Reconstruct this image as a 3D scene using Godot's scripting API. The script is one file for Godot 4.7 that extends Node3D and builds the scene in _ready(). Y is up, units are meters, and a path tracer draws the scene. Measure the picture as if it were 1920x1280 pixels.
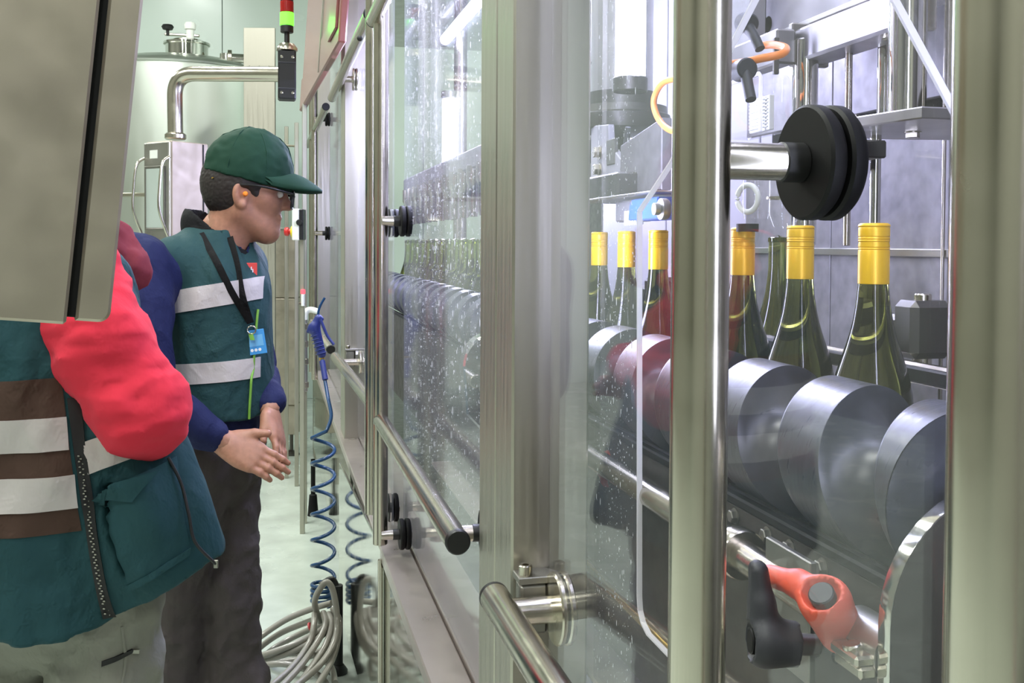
extends Node3D

# ---------------------------------------------------------------- mesh builder
class MB:
	var P := PackedVector3Array()
	var N := PackedVector3Array()
	var U := PackedVector2Array()
	var I := PackedInt32Array()

	func v(p: Vector3, n: Vector3, u := Vector2.ZERO) -> int:
		P.append(p)
		N.append(n)
		U.append(u)
		return P.size() - 1

	func tri(a: int, b: int, c: int) -> void:
		# counter-clockwise seen from outside; Godot wants clockwise
		I.append(a)
		I.append(c)
		I.append(b)

	func face(pts: Array) -> void:
		var n: Vector3 = (pts[1] - pts[0]).cross(pts[2] - pts[0])
		if n.length_squared() < 1e-20 and pts.size() > 3:
			n = (pts[2] - pts[0]).cross(pts[3] - pts[0])
		n = n.normalized()
		var s := P.size()
		for p in pts:
			v(p, n)
		for i in range(1, pts.size() - 1):
			tri(s, s + i, s + i + 1)

	func quad_uv(a: Vector3, b: Vector3, c: Vector3, d: Vector3) -> void:
		var n := (b - a).cross(c - a).normalized()
		var s := v(a, n, Vector2(0, 1))
		v(b, n, Vector2(1, 1))
		v(c, n, Vector2(1, 0))
		v(d, n, Vector2(0, 0))
		tri(s, s + 1, s + 2)
		tri(s, s + 2, s + 3)

	# chamfered box
	func box(c: Vector3, size: Vector3, bev := 0.0, B := Basis.IDENTITY) -> MB:
		var h := size * 0.5
		var b := minf(bev, minf(h.x, minf(h.y, h.z)) * 0.9)
		var q := func(x: float, y: float, z: float) -> Vector3: return c + B * Vector3(x, y, z)
		for s in [-1.0, 1.0]:
			var f: Array
			f = [q.call(s * h.x, -h.y + b, -h.z + b), q.call(s * h.x, h.y - b, -h.z + b), q.call(s * h.x, h.y - b, h.z - b), q.call(s * h.x, -h.y + b, h.z - b)]
			if s < 0: f.reverse()
			face(f)
			f = [q.call(-h.x + b, s * h.y, -h.z + b), q.call(-h.x + b, s * h.y, h.z - b), q.call(h.x - b, s * h.y, h.z - b), q.call(h.x - b, s * h.y, -h.z + b)]
			if s < 0: f.reverse()
			face(f)
			f = [q.call(-h.x + b, -h.y + b, s * h.z), q.call(h.x - b, -h.y + b, s * h.z), q.call(h.x - b, h.y - b, s * h.z), q.call(-h.x + b, h.y - b, s * h.z)]
			if s < 0: f.reverse()
			face(f)
		if b > 0.0:
			for s in [-1.0, 1.0]:
				for t in [-1.0, 1.0]:
					var st: bool = s * t > 0
					var f := [q.call(s * h.x, t * (h.y - b), -h.z + b), q.call(s * (h.x - b), t * h.y, -h.z + b), q.call(s * (h.x - b), t * h.y, h.z - b), q.call(s * h.x, t * (h.y - b), h.z - b)]
					if not st: f.reverse()
					face(f)
					f = [q.call(-h.x + b, s * h.y, t * (h.z - b)), q.call(-h.x + b, s * (h.y - b), t * h.z), q.call(h.x - b, s * (h.y - b), t * h.z), q.call(h.x - b, s * h.y, t * (h.z - b))]
					if not st: f.reverse()
					face(f)
					f = [q.call(s * h.x, -h.y + b, t * (h.z - b)), q.call(s * h.x, h.y - b, t * (h.z - b)), q.call(s * (h.x - b), h.y - b, t * h.z), q.call(s * (h.x - b), -h.y + b, t * h.z)]
					if not st: f.reverse()
					face(f)
					for w in [-1.0, 1.0]:
						f = [q.call(s * h.x, t * (h.y - b), w * (h.z - b)), q.call(s * (h.x - b), t * h.y, w * (h.z - b)), q.call(s * (h.x - b), t * (h.y - b), w * h.z)]
						if s * t * w < 0: f.reverse()
						face(f)
		return self

	# smooth grid of rows x columns; rows run so that (row step) x (column step) points outward
	func grid(rows: Array, closed := false) -> void:
		var r := rows.size()
		var c: int = rows[0].size()
		var s := P.size()
		for i in r:
			for j in c:
				var up: Vector3 = rows[mini(i + 1, r - 1)][j] - rows[maxi(i - 1, 0)][j]
				var jn := (j + 1) % c if closed else mini(j + 1, c - 1)
				var jp := (j - 1 + c) % c if closed else maxi(j - 1, 0)
				var ac: Vector3 = rows[i][jn] - rows[i][jp]
				v(rows[i][j], up.cross(ac).normalized(), Vector2(float(j) / c, float(i) / r))
		for i in r - 1:
			for j in (c if closed else c - 1):
				var a := s + i * c + j
				var b := s + i * c + (j + 1) % c
				tri(a, a + c, b + c)
				tri(a, b + c, b)

	func tube(path: Array, rad, seg := 16, caps := true, closed := false) -> MB:
		var n := path.size()
		var rows := []
		var t0: Vector3 = (path[1] - path[0]).normalized()
		var x := t0.cross(Vector3.UP if absf(t0.y) < 0.9 else Vector3.RIGHT).normalized()
		for i in n:
			var t: Vector3
			if closed:
				t = (path[(i + 1) % n] - path[(i - 1 + n) % n]).normalized()
			else:
				t = (path[mini(i + 1, n - 1)] - path[maxi(i - 1, 0)]).normalized()
			x = (x - t * x.dot(t)).normalized()
			var y := t.cross(x)
			var ring := PackedVector3Array()
			var r: float = rad if rad is float else rad[i]
			for j in seg:
				var a := TAU * j / seg
				ring.append(path[i] + (x * cos(a) + y * sin(a)) * r)
			rows.append(ring)
		if closed:
			rows.append(rows[0])
		for row in rows: row.reverse()
		grid(rows, true)
		if caps and not closed:
			var f := Array(rows[0])
			face(f)
			f = Array(rows[-1])
			f.reverse()
			face(f)
		return self

	# profile of Vector2(radius, height) turned about the y axis of the transform
	func lathe(prof: Array, X := Transform3D.IDENTITY, seg := 32) -> MB:
		var n := prof.size()
		var sn := []
		for i in n - 1:
			var d: Vector2 = prof[i + 1] - prof[i]
			sn.append(Vector2(d.y, -d.x).normalized())
		for i in n - 1:
			var n0: Vector2 = sn[i]
			var n1: Vector2 = sn[i]
			if i > 0 and sn[i].dot(sn[i - 1]) > 0.75: n0 = (sn[i] + sn[i - 1]).normalized()
			if i < n - 2 and sn[i].dot(sn[i + 1]) > 0.75: n1 = (sn[i] + sn[i + 1]).normalized()
			var s := P.size()
			for j in seg + 1:
				var a := TAU * j / seg
				var e := Vector3(cos(a), 0, sin(a))
				v(X * (e * prof[i].x + Vector3.UP * prof[i].y), (X.basis * (e * n0.x + Vector3.UP * n0.y)).normalized(), Vector2(float(j) / seg, float(i) / n))
				v(X * (e * prof[i + 1].x + Vector3.UP * prof[i + 1].y), (X.basis * (e * n1.x + Vector3.UP * n1.y)).normalized(), Vector2(float(j) / seg, float(i + 1) / n))
			for j in seg:
				var a := s + j * 2
				tri(a, a + 1, a + 3)
				tri(a, a + 3, a + 2)
		return self

	# outline in x,y (counter-clockwise) pushed out along z from -depth/2 to depth/2, with a chamfer
	func prism(poly: PackedVector2Array, depth: float, X := Transform3D.IDENTITY, bev := 0.0) -> MB:
		if Geometry2D.is_polygon_clockwise(poly): poly.reverse()
		var n := poly.size()
		var inner := PackedVector2Array()
		for i in n:
			var a := (poly[i] - poly[(i - 1 + n) % n]).normalized()
			var b := (poly[(i + 1) % n] - poly[i]).normalized()
			var na := Vector2(-a.y, a.x)
			var nb := Vector2(-b.y, b.x)
			var m := (na + nb).normalized()
			inner.append(poly[i] + m * bev / maxf(0.4, m.dot(na)))
		var h := depth * 0.5
		var t := Geometry2D.triangulate_polygon(inner)
		for s in [1.0, -1.0]:
			var k := P.size()
			for p in inner:
				v(X * Vector3(p.x, p.y, s * h), (X.basis * Vector3(0, 0, s)).normalized())
			for i in range(0, t.size(), 3):
				var q := [t[i], t[i + 1], t[i + 2]]
				var cw := (inner[q[1]] - inner[q[0]]).cross(inner[q[2]] - inner[q[0]]) < 0
				if cw == (s > 0): q.reverse()
				tri(k + q[0], k + q[1], k + q[2])
		for i in n:
			var j := (i + 1) % n
			var a := poly[i]
			var b := poly[j]
			face([X * Vector3(a.x, a.y, -h + bev), X * Vector3(b.x, b.y, -h + bev), X * Vector3(b.x, b.y, h - bev), X * Vector3(a.x, a.y, h - bev)])
			if bev > 0:
				var c := inner[i]
				var d := inner[j]
				face([X * Vector3(a.x, a.y, h - bev), X * Vector3(b.x, b.y, h - bev), X * Vector3(d.x, d.y, h), X * Vector3(c.x, c.y, h)])
				face([X * Vector3(b.x, b.y, -h + bev), X * Vector3(a.x, a.y, -h + bev), X * Vector3(c.x, c.y, -h), X * Vector3(d.x, d.y, -h)])
		return self

	func mesh() -> ArrayMesh:
		var arr := []
		arr.resize(Mesh.ARRAY_MAX)
		arr[Mesh.ARRAY_VERTEX] = P
		arr[Mesh.ARRAY_NORMAL] = N
		arr[Mesh.ARRAY_TEX_UV] = U
		arr[Mesh.ARRAY_INDEX] = I
		var m := ArrayMesh.new()
		m.add_surface_from_arrays(Mesh.PRIMITIVE_TRIANGLES, arr)
		return m


# ---------------------------------------------------------------- distance field for bodies and cloth
class Sdf:
	var o: Vector3
	var h: float
	var n: Vector3i
	var d := PackedFloat32Array()

	func _init(lo: Vector3, hi: Vector3, cell: float) -> void:
		o = lo
		h = cell
		n = Vector3i(((hi - lo) / cell).ceil()) + Vector3i.ONE
		d.resize(n.x * n.y * n.z)
		d.fill(0.2)

	func copy() -> Sdf:
		var c := Sdf.new(o, o, h)
		c.n = n
		c.d = d.duplicate()
		return c

	# tapered capsule joined with a smooth minimum of width k; sc and B squash space about the middle; carve takes it away
	func cap(a: Vector3, b: Vector3, ra: float, rb: float, k := 0.02, sc := Vector3.ONE, B := Basis.IDENTITY, carve := false) -> Sdf:
		var mx := maxf(ra, rb) * maxf(sc.x, maxf(sc.y, sc.z)) + k + 2.5 * h
		var lo := a.min(b) - Vector3.ONE * mx
		var hi := a.max(b) + Vector3.ONE * mx
		var i0 := Vector3i(((lo - o) / h).floor()).clamp(Vector3i.ZERO, n - Vector3i.ONE)
		var i1 := Vector3i(((hi - o) / h).ceil()).clamp(Vector3i.ZERO, n - Vector3i.ONE)
		var T := Basis.from_scale(Vector3.ONE / sc) * B.inverse()
		var mid := (a + b) * 0.5
		var qa := T * (a - mid)
		var ab := T * (b - a)
		var l2 := maxf(ab.length_squared(), 1e-9)
		var m := minf(sc.x, minf(sc.y, sc.z))
		var dr := rb - ra
		for z in range(i0.z, i1.z + 1):
			for y in range(i0.y, i1.y + 1):
				var at := (z * n.y + y) * n.x + i0.x
				var q := T * (o + Vector3(i0.x, y, z) * h - mid) - qa
				var st := T * Vector3(h, 0, 0)
				for x in range(i0.x, i1.x + 1):
					var t := clampf(q.dot(ab) / l2, 0.0, 1.0)
					var e := ((q - ab * t).length() - ra - dr * t) * m
					var f := d[at]
					if carve:
						e = -e
						var w := maxf(k - absf(e - f), 0.0)
						d[at] = maxf(e, f) + w * w * 0.25 / k
					else:
						var w := maxf(k - absf(e - f), 0.0)
						d[at] = minf(e, f) - w * w * 0.25 / k
					q += st
					at += 1
		return self

	func ball(c: Vector3, r: Vector3, k := 0.02, B := Basis.IDENTITY, carve := false) -> Sdf:
		var m := maxf(r.x, maxf(r.y, r.z))
		return cap(c, c, m, m, k, r / m, B, carve)

	# keep the side where nrm.p < w
	func cut(nrm: Vector3, w: float) -> Sdf:
		var i := 0
		for z in n.z:
			for y in n.y:
				var e := nrm.dot(o + Vector3(0, y, z) * h) - w
				var s := nrm.x * h
				for x in n.x:
					if e > d[i]: d[i] = e
					e += s
					i += 1
		return self

	func grow(by: float) -> Sdf:
		for i in d.size(): d[i] -= by
		return self

	# cloth folds
	func folds(noise: FastNoiseLite, amp: float, sc: Vector3) -> Sdf:
		var i := 0
		for z in n.z:
			for y in n.y:
				for x in n.x:
					if absf(d[i]) < 3.0 * h + amp:
						var p := (o + Vector3(x, y, z) * h) * sc
						d[i] += amp * noise.get_noise_3dv(p)
					i += 1
		return self

	func at(p: Vector3) -> float:
		var q := ((p - o) / h).clamp(Vector3.ZERO, Vector3(n) - Vector3.ONE * 1.001)
		var i := Vector3i(q)
		var t := q - Vector3(i)
		var k := (i.z * n.y + i.y) * n.x + i.x
		var sy := n.x
		var sz := n.x * n.y
		var a := lerpf(lerpf(d[k], d[k + 1], t.x), lerpf(d[k + sy], d[k + sy + 1], t.x), t.y)
		var b := lerpf(lerpf(d[k + sz], d[k + sz + 1], t.x), lerpf(d[k + sz + sy], d[k + sz + sy + 1], t.x), t.y)
		return lerpf(a, b, t.z)

	func into(mb: MB) -> MB:
		var idx := PackedInt32Array()
		idx.resize(d.size())
		var sx := 1
		var sy := n.x
		var sz := n.x * n.y
		var off: PackedInt32Array = [0, sx, sy, sx + sy, sz, sx + sz, sy + sz, sx + sy + sz]
		var edges: PackedInt32Array = [0, 1, 2, 3, 4, 5, 6, 7, 0, 2, 1, 3, 4, 6, 5, 7, 0, 4, 1, 5, 2, 6, 3, 7]
		var lim := h * 3.2
		for z in n.z - 1:
			for y in n.y - 1:
				var at := z * sz + y * sy - 1
				for x in n.x - 1:
					at += 1
					var v0 := d[at]
					if v0 > lim or v0 < -lim: continue
					var neg := 0
					var val: PackedFloat32Array = [0.0, 0.0, 0.0, 0.0, 0.0, 0.0, 0.0, 0.0]
					for c in 8:
						var q := d[at + off[c]]
						val[c] = q
						if q < 0.0: neg += 1
					if neg == 0 or neg == 8: continue
					var s := Vector3.ZERO
					var k := 0
					for e in 12:
						var a: int = edges[e * 2]
						var b: int = edges[e * 2 + 1]
						var va: float = val[a]
						var vb: float = val[b]
						if (va < 0.0) != (vb < 0.0):
							var t := va / (va - vb)
							var pa := Vector3(a & 1, (a >> 1) & 1, a >> 2)
							var pb := Vector3(b & 1, (b >> 1) & 1, b >> 2)
							s += pa.lerp(pb, t)
							k += 1
					s /= k
					var g := Vector3(
						lerpf(lerpf(val[1] - val[0], val[3] - val[2], s.y), lerpf(val[5] - val[4], val[7] - val[6], s.y), s.z),
						lerpf(lerpf(val[2] - val[0], val[3] - val[1], s.x), lerpf(val[6] - val[4], val[7] - val[5], s.x), s.z),
						lerpf(lerpf(val[4] - val[0], val[5] - val[1], s.x), lerpf(val[6] - val[2], val[7] - val[3], s.x), s.y))
					idx[at] = mb.v(o + (Vector3(x, y, z) + s) * h, g.normalized()) + 1
		for z in range(1, n.z - 1):
			for y in range(1, n.y - 1):
				var at := z * sz + y * sy
				for x in range(1, n.x - 1):
					at += 1
					var v0 := d[at]
					if v0 > lim or v0 < -lim: continue
					var ng := v0 < 0.0
					if ng != (d[at + sx] < 0.0): _q(mb, idx[at], idx[at - sy], idx[at - sy - sz], idx[at - sz], ng)
					if ng != (d[at + sy] < 0.0): _q(mb, idx[at], idx[at - sz], idx[at - sz - sx], idx[at - sx], ng)
					if ng != (d[at + sz] < 0.0): _q(mb, idx[at], idx[at - sx], idx[at - sx - sy], idx[at - sy], ng)
		return mb

	func _q(mb: MB, a: int, b: int, c: int, e: int, ng: bool) -> void:
		if a == 0 or b == 0 or c == 0 or e == 0: return
		if ng:
			mb.tri(a - 1, b - 1, c - 1)
			mb.tri(a - 1, c - 1, e - 1)
		else:
			mb.tri(a - 1, c - 1, b - 1)
			mb.tri(a - 1, e - 1, c - 1)


# ---------------------------------------------------------------- naming
var taken := {}
var M := {}
var rng := RandomNumberGenerator.new()


func numbered(called: String) -> String:
	taken[called] = taken.get(called, -1) + 1
	return called if taken[called] == 0 else "%s_%03d" % [called, taken[called]]


func tag(o: Node3D, label: String, category: String, group := "", kind := "") -> Node3D:
	if label: o.set_meta("label", label)
	if category: o.set_meta("category", category)
	if group: o.set_meta("group", group)
	if kind: o.set_meta("kind", kind)
	return o


func thing(called: String, label: String, category: String, at := Vector3.ZERO, turn := 0.0, group := "") -> Node3D:
	var o := Node3D.new()
	o.name = numbered(called)
	add_child(o)
	o.position = at
	o.rotation.y = turn
	return tag(o, label, category, group, "thing")


# one named mesh; the points are given in the parent's own axes
func part(called: String, mb: MB, m: Material, parent: Node3D, at := Vector3.ZERO, label := "") -> MeshInstance3D:
	return put(called, mb.mesh(), m, parent, at, label)


func put(called: String, mesh: Mesh, m: Material, parent: Node3D, at := Vector3.ZERO, label := "") -> MeshInstance3D:
	var o := MeshInstance3D.new()
	o.name = called
	o.mesh = mesh
	o.material_override = m
	o.position = at
	if label: o.set_meta("label", label)
	parent.add_child(o, true)
	return o


func struct(called: String, mb: MB, m: Material, label: String, category := "") -> MeshInstance3D:
	var o := part(numbered(called), mb, m, self)
	tag(o, label, category, "", "structure")
	return o


func tone(r: int, g: int, b: int, a := 1.0) -> Color:
	return Color(r / 255.0, g / 255.0, b / 255.0, a)


# ---------------------------------------------------------------- small shapes
func bar(a: Vector3, b: Vector3, r: float, seg := 24, e := 0.0) -> MB:
	# round bar with eased ends
	var d := (b - a).normalized()
	var l := a.distance_to(b)
	if e <= 0.0: e = minf(r * 0.15, 0.002)
	return MB.new().lathe([Vector2(0, 0), Vector2(r - e, 0), Vector2(r, e), Vector2(r, l - e), Vector2(r - e, l), Vector2(0, l)], along(a, d), seg)


func along(a: Vector3, d: Vector3) -> Transform3D:
	var y := d.normalized()
	var x := y.cross(Vector3.UP if absf(y.y) < 0.9 else Vector3.RIGHT).normalized()
	return Transform3D(Basis(x, y, x.cross(y)), a)


func bx(c: Vector3, s: Vector3, bev := 0.0, B := Basis.IDENTITY) -> MB:
	return MB.new().box(c, s, bev, B)


func circle(r: float, n: int, c := Vector2.ZERO) -> PackedVector2Array:
	var p := PackedVector2Array()
	for i in n: p.append(c + Vector2.from_angle(TAU * i / n) * r)
	return p


func rounded(w: float, hh: float, r: float, n := 5) -> PackedVector2Array:
	var p := PackedVector2Array()
	for k in 4:
		var c := Vector2((w / 2 - r) * (1 if k in [0, 3] else -1), (hh / 2 - r) * (1 if k < 2 else -1))
		for i in n + 1: p.append(c + Vector2.from_angle(PI / 2 * (k + float(i) / n)) * r)
	return p


func hexbolt(a: Vector3, d: Vector3, r: float, l: float) -> MB:
	var mb := MB.new()
	var X := along(a, d)
	mb.lathe([Vector2(r * 1.25, 0), Vector2(r * 1.25, l * 0.2), Vector2(0, l * 0.2)], X, 18)
	X.origin += X.basis.y * l * 0.6
	mb.prism(circle(r, 6), l, Transform3D(Basis(X.basis.x, -X.basis.z, X.basis.y), X.origin), r * 0.12)
	return mb


func socket(a: Vector3, d: Vector3, r: float, l: float) -> MB:
	# socket cap screw: a knurled head with a hexagon recess
	return MB.new().lathe([Vector2(r, 0), Vector2(r, l - r * 0.15), Vector2(r * 0.85, l), Vector2(r * 0.5, l), Vector2(r * 0.5, l * 0.45), Vector2(0, l * 0.45)], along(a, d), 24)


# smooth curve through points
func curve(pts: Array, steps := 8) -> Array:
	var out := []
	var n := pts.size()
	for i in n - 1:
		var p0: Vector3 = pts[maxi(i - 1, 0)]
		var p3: Vector3 = pts[mini(i + 2, n - 1)]
		for s in steps:
			out.append(pts[i].cubic_interpolate(pts[i + 1], p0, p3, float(s) / steps))
	out.append(pts[-1])
	return out


# ---------------------------------------------------------------- materials
func noise_tex(seed_: int, freq: float, lo: float, hi: float, oct := 4, size := 256, kind := FastNoiseLite.TYPE_SIMPLEX_SMOOTH) -> NoiseTexture2D:
	var f := FastNoiseLite.new()
	f.seed = seed_
	f.frequency = freq
	f.noise_type = kind
	f.fractal_octaves = oct
	var t := NoiseTexture2D.new()
	t.width = size
	t.height = size
	t.seamless = true
	t.noise = f
	var g := Gradient.new()
	g.set_color(0, Color(lo, lo, lo))
	g.set_color(1, Color(hi, hi, hi))
	t.color_ramp = g
	return t


func bump_tex(seed_: int, freq: float, strength: float, oct := 4, size := 256) -> NoiseTexture2D:
	var t := noise_tex(seed_, freq, 0, 1, oct, size)
	t.color_ramp = null
	t.as_normal_map = true
	t.bump_strength = strength
	return t


# fine parallel scratches for brushed metal, as a height picture
func brushed_tex(seed_: int) -> ImageTexture:
	var r := RandomNumberGenerator.new()
	r.seed = seed_
	var im := Image.create(256, 256, false, Image.FORMAT_RGB8)
	im.fill(Color(0.5, 0.5, 0.5))
	for i in 2600:
		var g := 0.5 + r.randf_range(-0.28, 0.28)
		im.fill_rect(Rect2i(r.randi_range(-40, 255), r.randi_range(0, 255), r.randi_range(20, 120), 1), Color(g, g, g))
	return ImageTexture.create_from_image(im)


# cloth: a plain weave as a height picture
func weave_tex() -> ImageTexture:
	var im := Image.create(64, 64, false, Image.FORMAT_RGB8)
	for y in 64:
		for x in 64:
			var over := ((x / 4) + (y / 4)) % 2 == 0
			var k := sin((x % 4 + 0.5) / 4.0 * PI) if over else sin((y % 4 + 0.5) / 4.0 * PI)
			var g := 0.35 + 0.5 * k
			im.set_pixel(x, y, Color(g, g, g))
	return ImageTexture.create_from_image(im)


func mat(key: String, c: Color, rough: float, metal := 0.0) -> StandardMaterial3D:
	var m := StandardMaterial3D.new()
	m.resource_name = key
	m.albedo_color = c
	m.roughness = rough
	m.metallic = metal
	M[key] = m
	return m


func tri(m: StandardMaterial3D, sc: Vector3, world := false) -> void:
	m.uv1_triplanar = true
	m.uv1_world_triplanar = world
	m.uv1_scale = sc


func steel(key: String, c: Color, rough_lo: float, rough_hi: float, sc: Vector3, grain := 0.0) -> StandardMaterial3D:
	var m := mat(key, c, 1.0, 1.0)
	m.roughness_texture = noise_tex(key.hash() % 1000, 0.02, rough_lo, rough_hi, 5)
	m.roughness_texture_channel = BaseMaterial3D.TEXTURE_CHANNEL_RED
	if grain > 0.0:
		m.heightmap_enabled = true
		m.heightmap_texture = M_brushed
		m.heightmap_scale = grain
	tri(m, sc)
	return m


func pane(key: String, c: Color, a: float, rough := 0.02) -> StandardMaterial3D:
	var m := mat(key, Color(c.r, c.g, c.b, a), rough)
	m.transparency = BaseMaterial3D.TRANSPARENCY_ALPHA
	m.cull_mode = BaseMaterial3D.CULL_DISABLED
	return m


func glow(key: String, c: Color, e: float) -> StandardMaterial3D:
	var m := mat(key, c, 0.5)
	m.emission_enabled = true
	m.emission = c
	m.emission_energy_multiplier = e
	return m


func cloth(key: String, c: Color, rough: float, weave := 60.0, deep := 1.3) -> StandardMaterial3D:
	var m := mat(key, c, rough)
	# soft creases of worn cloth
	m.heightmap_enabled = true
	m.heightmap_texture = M_crease if weave < 80.0 else M_weave
	m.heightmap_scale = deep
	m.metallic_specular = 0.3
	tri(m, Vector3(1.0, 0.7, 1.0) if weave < 80.0 else Vector3.ONE * weave)
	return m


func crease_tex() -> NoiseTexture2D:
	var t := noise_tex(61, 0.011, 0, 1, 3, 512)
	t.color_ramp = null
	var f := t.noise as FastNoiseLite
	f.fractal_type = FastNoiseLite.FRACTAL_RIDGED
	f.fractal_gain = 0.3
	f.domain_warp_enabled = true
	f.domain_warp_amplitude = 40.0
	f.domain_warp_frequency = 0.01
	return t


var M_brushed: ImageTexture
var M_weave: ImageTexture
var M_crease: NoiseTexture2D


func make_materials() -> void:
	M_brushed = brushed_tex(3)
	M_weave = weave_tex()
	M_crease = crease_tex()
	steel("tube_steel", tone(196, 190, 176), 0.16, 0.30, Vector3(3, 3, 3))
	steel("post_steel", tone(184, 180, 168), 0.30, 0.5, Vector3(16, 0.35, 16))
	steel("plate_steel", tone(192, 190, 186), 0.26, 0.44, Vector3(2.2, 2.2, 2.2))
	steel("beam_steel", tone(152, 150, 150), 0.30, 0.46, Vector3(3, 3, 3))
	steel("beam_dark", tone(84, 81, 77), 0.4, 0.6, Vector3(4, 4, 4))
	M.beam_dark.metallic = 0.7
	steel("warm_plate", tone(168, 156, 142), 0.5, 0.66, Vector3(3, 3, 3))
	M.warm_plate.metallic = 0.35
	steel("matte_plate", tone(190, 188, 198), 0.42, 0.6, Vector3(3, 3, 3))
	M.matte_plate.metallic = 0.3
	steel("dull_plate", tone(158, 155, 160), 0.48, 0.66, Vector3(3, 3, 3))
	M.dull_plate.metallic = 0.65
	M.dull_plate.albedo_texture = noise_tex(55, 0.03, 0.82, 1.0, 5)
	steel("polished_steel", tone(206, 205, 198), 0.04, 0.12, Vector3(1.5, 1.5, 1.5))
	steel("cast_steel", tone(150, 148, 142), 0.34, 0.55, Vector3(5, 5, 5))
	steel("dark_steel", tone(104, 102, 98), 0.35, 0.5, Vector3(4, 4, 4))
	steel("ledge_steel", tone(188, 178, 172), 0.26, 0.42, Vector3(2, 2, 2))
	M.ledge_steel.metallic = 0.7
	steel("cabinet_steel", tone(186, 177, 162), 0.40, 0.56, Vector3(2.5, 2.5, 2.5))
	var m: StandardMaterial3D = M.cabinet_steel
	m.detail_enabled = true
	m.detail_blend_mode = BaseMaterial3D.BLEND_MODE_MUL
	m.detail_albedo = noise_tex(77, 0.009, 0.90, 1.06, 3)
	steel("tank_steel", tone(214, 220, 212), 0.3, 0.45, Vector3(0.8, 0.2, 0.8))
	# feed screw: worn grey plastic with light rubbed arcs
	m = mat("screw_plastic", tone(64, 67, 78), 1.0)
	m.roughness_texture = noise_tex(9, 0.03, 0.22, 0.46, 5)
	m.albedo_texture = noise_tex(11, 0.02, 0.72, 1.0, 5)
	tri(m, Vector3(4, 4, 24))
	mat("black_plastic", tone(22, 22, 23), 0.42)
	mat("rubber", tone(11, 11, 12), 0.55).metallic_specular = 0.35
	mat("dark_grip", tone(44, 45, 50), 0.5)
	mat("orange_grip", tone(214, 92, 72), 0.5)
	mat("orange_hose", tone(236, 138, 60), 0.4)
	mat("blue_plastic", tone(52, 86, 168), 0.4)
	mat("gun_blue", tone(34, 46, 110), 0.4)
	mat("coil_blue", tone(26, 62, 100), 0.22)
	mat("hose_clear", tone(140, 136, 126), 0.18)
	M.hose_clear.clearcoat_enabled = true
	mat("hose_green", tone(40, 96, 62), 0.35)
	mat("hose_red", tone(196, 70, 76), 0.4)
	mat("white_plastic", tone(226, 228, 222), 0.4)
	mat("grey_label", tone(200, 202, 198), 0.5)
	mat("print_grey", tone(120, 122, 120), 0.5)
	mat("screen_grey", tone(172, 182, 176), 0.25)
	mat("brass", tone(200, 164, 84), 0.3, 1.0)
	mat("red_lens", tone(150, 22, 18), 0.2)
	mat("yellow_plastic", tone(228, 206, 40), 0.4)
	mat("red_button", tone(190, 36, 34), 0.35)
	m = mat("cap_yellow", tone(240, 190, 26), 0.34, 0.25)
	m.metallic_specular = 0.5
	m = mat("bottle_glass", tone(150, 156, 84, 0.0), 0.02)
	m.refraction_enabled = true
	m.refraction_scale = 0.038
	m.transparency = BaseMaterial3D.TRANSPARENCY_ALPHA
	m = mat("lime_glass", tone(186, 204, 84, 0.0), 0.02)
	m.refraction_enabled = true
	m.refraction_scale = 0.038
	m.transparency = BaseMaterial3D.TRANSPARENCY_ALPHA
	m = mat("clear_glass", tone(236, 240, 240, 0.0), 0.02)
	m.refraction_enabled = true
	m.refraction_scale = 0.04
	m.transparency = BaseMaterial3D.TRANSPARENCY_ALPHA
	pane("acrylic", tone(225, 228, 236), 0.02).metallic_specular = 0.4
	m = pane("dusty_acrylic", tone(222, 226, 248), 0.05, 0.05)
	m.backlight_enabled = true
	m.backlight = Color(0.15, 0.15, 0.17)
	m.metallic_specular = 0.38
	mat("acrylic_edge", tone(244, 242, 252), 0.3)
	M.acrylic_edge.backlight_enabled = true
	M.acrylic_edge.backlight = Color(0.9, 0.9, 0.9)
	m = mat("speck", tone(236, 238, 244), 0.8)
	m.backlight_enabled = true
	m.backlight = Color(1, 1, 1)
	pane("clear_lens", tone(240, 240, 240), 0.05)
	m = pane("red_acrylic", tone(150, 66, 60), 0.55, 0.05)
	mat("red_edge", tone(124, 62, 56), 0.25)
	M.red_edge.clearcoat_enabled = true
	# room
	m = mat("wall_white", tone(203, 216, 208), 0.5)
	m.roughness_texture = noise_tex(21, 0.01, 0.35, 0.6, 3)
	tri(m, Vector3(0.4, 0.4, 0.4), true)
	mat("joint_grey", tone(150, 160, 154), 0.7)
	mat("ceiling_white", tone(150, 154, 146), 0.8)
	m = mat("wall_grey", tone(152, 153, 145), 0.6)
	m = mat("wall_olive", tone(116, 117, 107), 0.6)
	m = mat("floor_epoxy", tone(196, 206, 196), 1.0)
	m.albedo_texture = noise_tex(31, 0.02, 0.86, 1.0, 5, 512)
	m.roughness_texture = noise_tex(32, 0.03, 0.14, 0.34, 4)
	m.heightmap_enabled = true
	m.heightmap_texture = noise_tex(33, 0.06, 0, 1, 3)
	m.heightmap_scale = 0.006
	tri(m, Vector3(0.35, 0.35, 0.35), true)
	# people
	m = mat("skin", tone(178, 128, 104), 0.5)
	m.subsurf_scatter_enabled = true
	m.subsurf_scatter_strength = 0.12
	m.albedo_texture = noise_tex(41, 0.03, 0.86, 1.0, 4)
	tri(m, Vector3(8, 8, 8))
	mat("hair", tone(34, 27, 24), 0.6)
	mat("eye_white", tone(220, 216, 210), 0.2)
	mat("lip", tone(160, 104, 92), 0.5)
	cloth("cap_green", tone(24, 56, 42), 0.75, 50.0, 0.15)
	cloth("vest_green", tone(40, 74, 80), 0.7)
	cloth("vest_dark", tone(38, 68, 70), 0.7)
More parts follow.
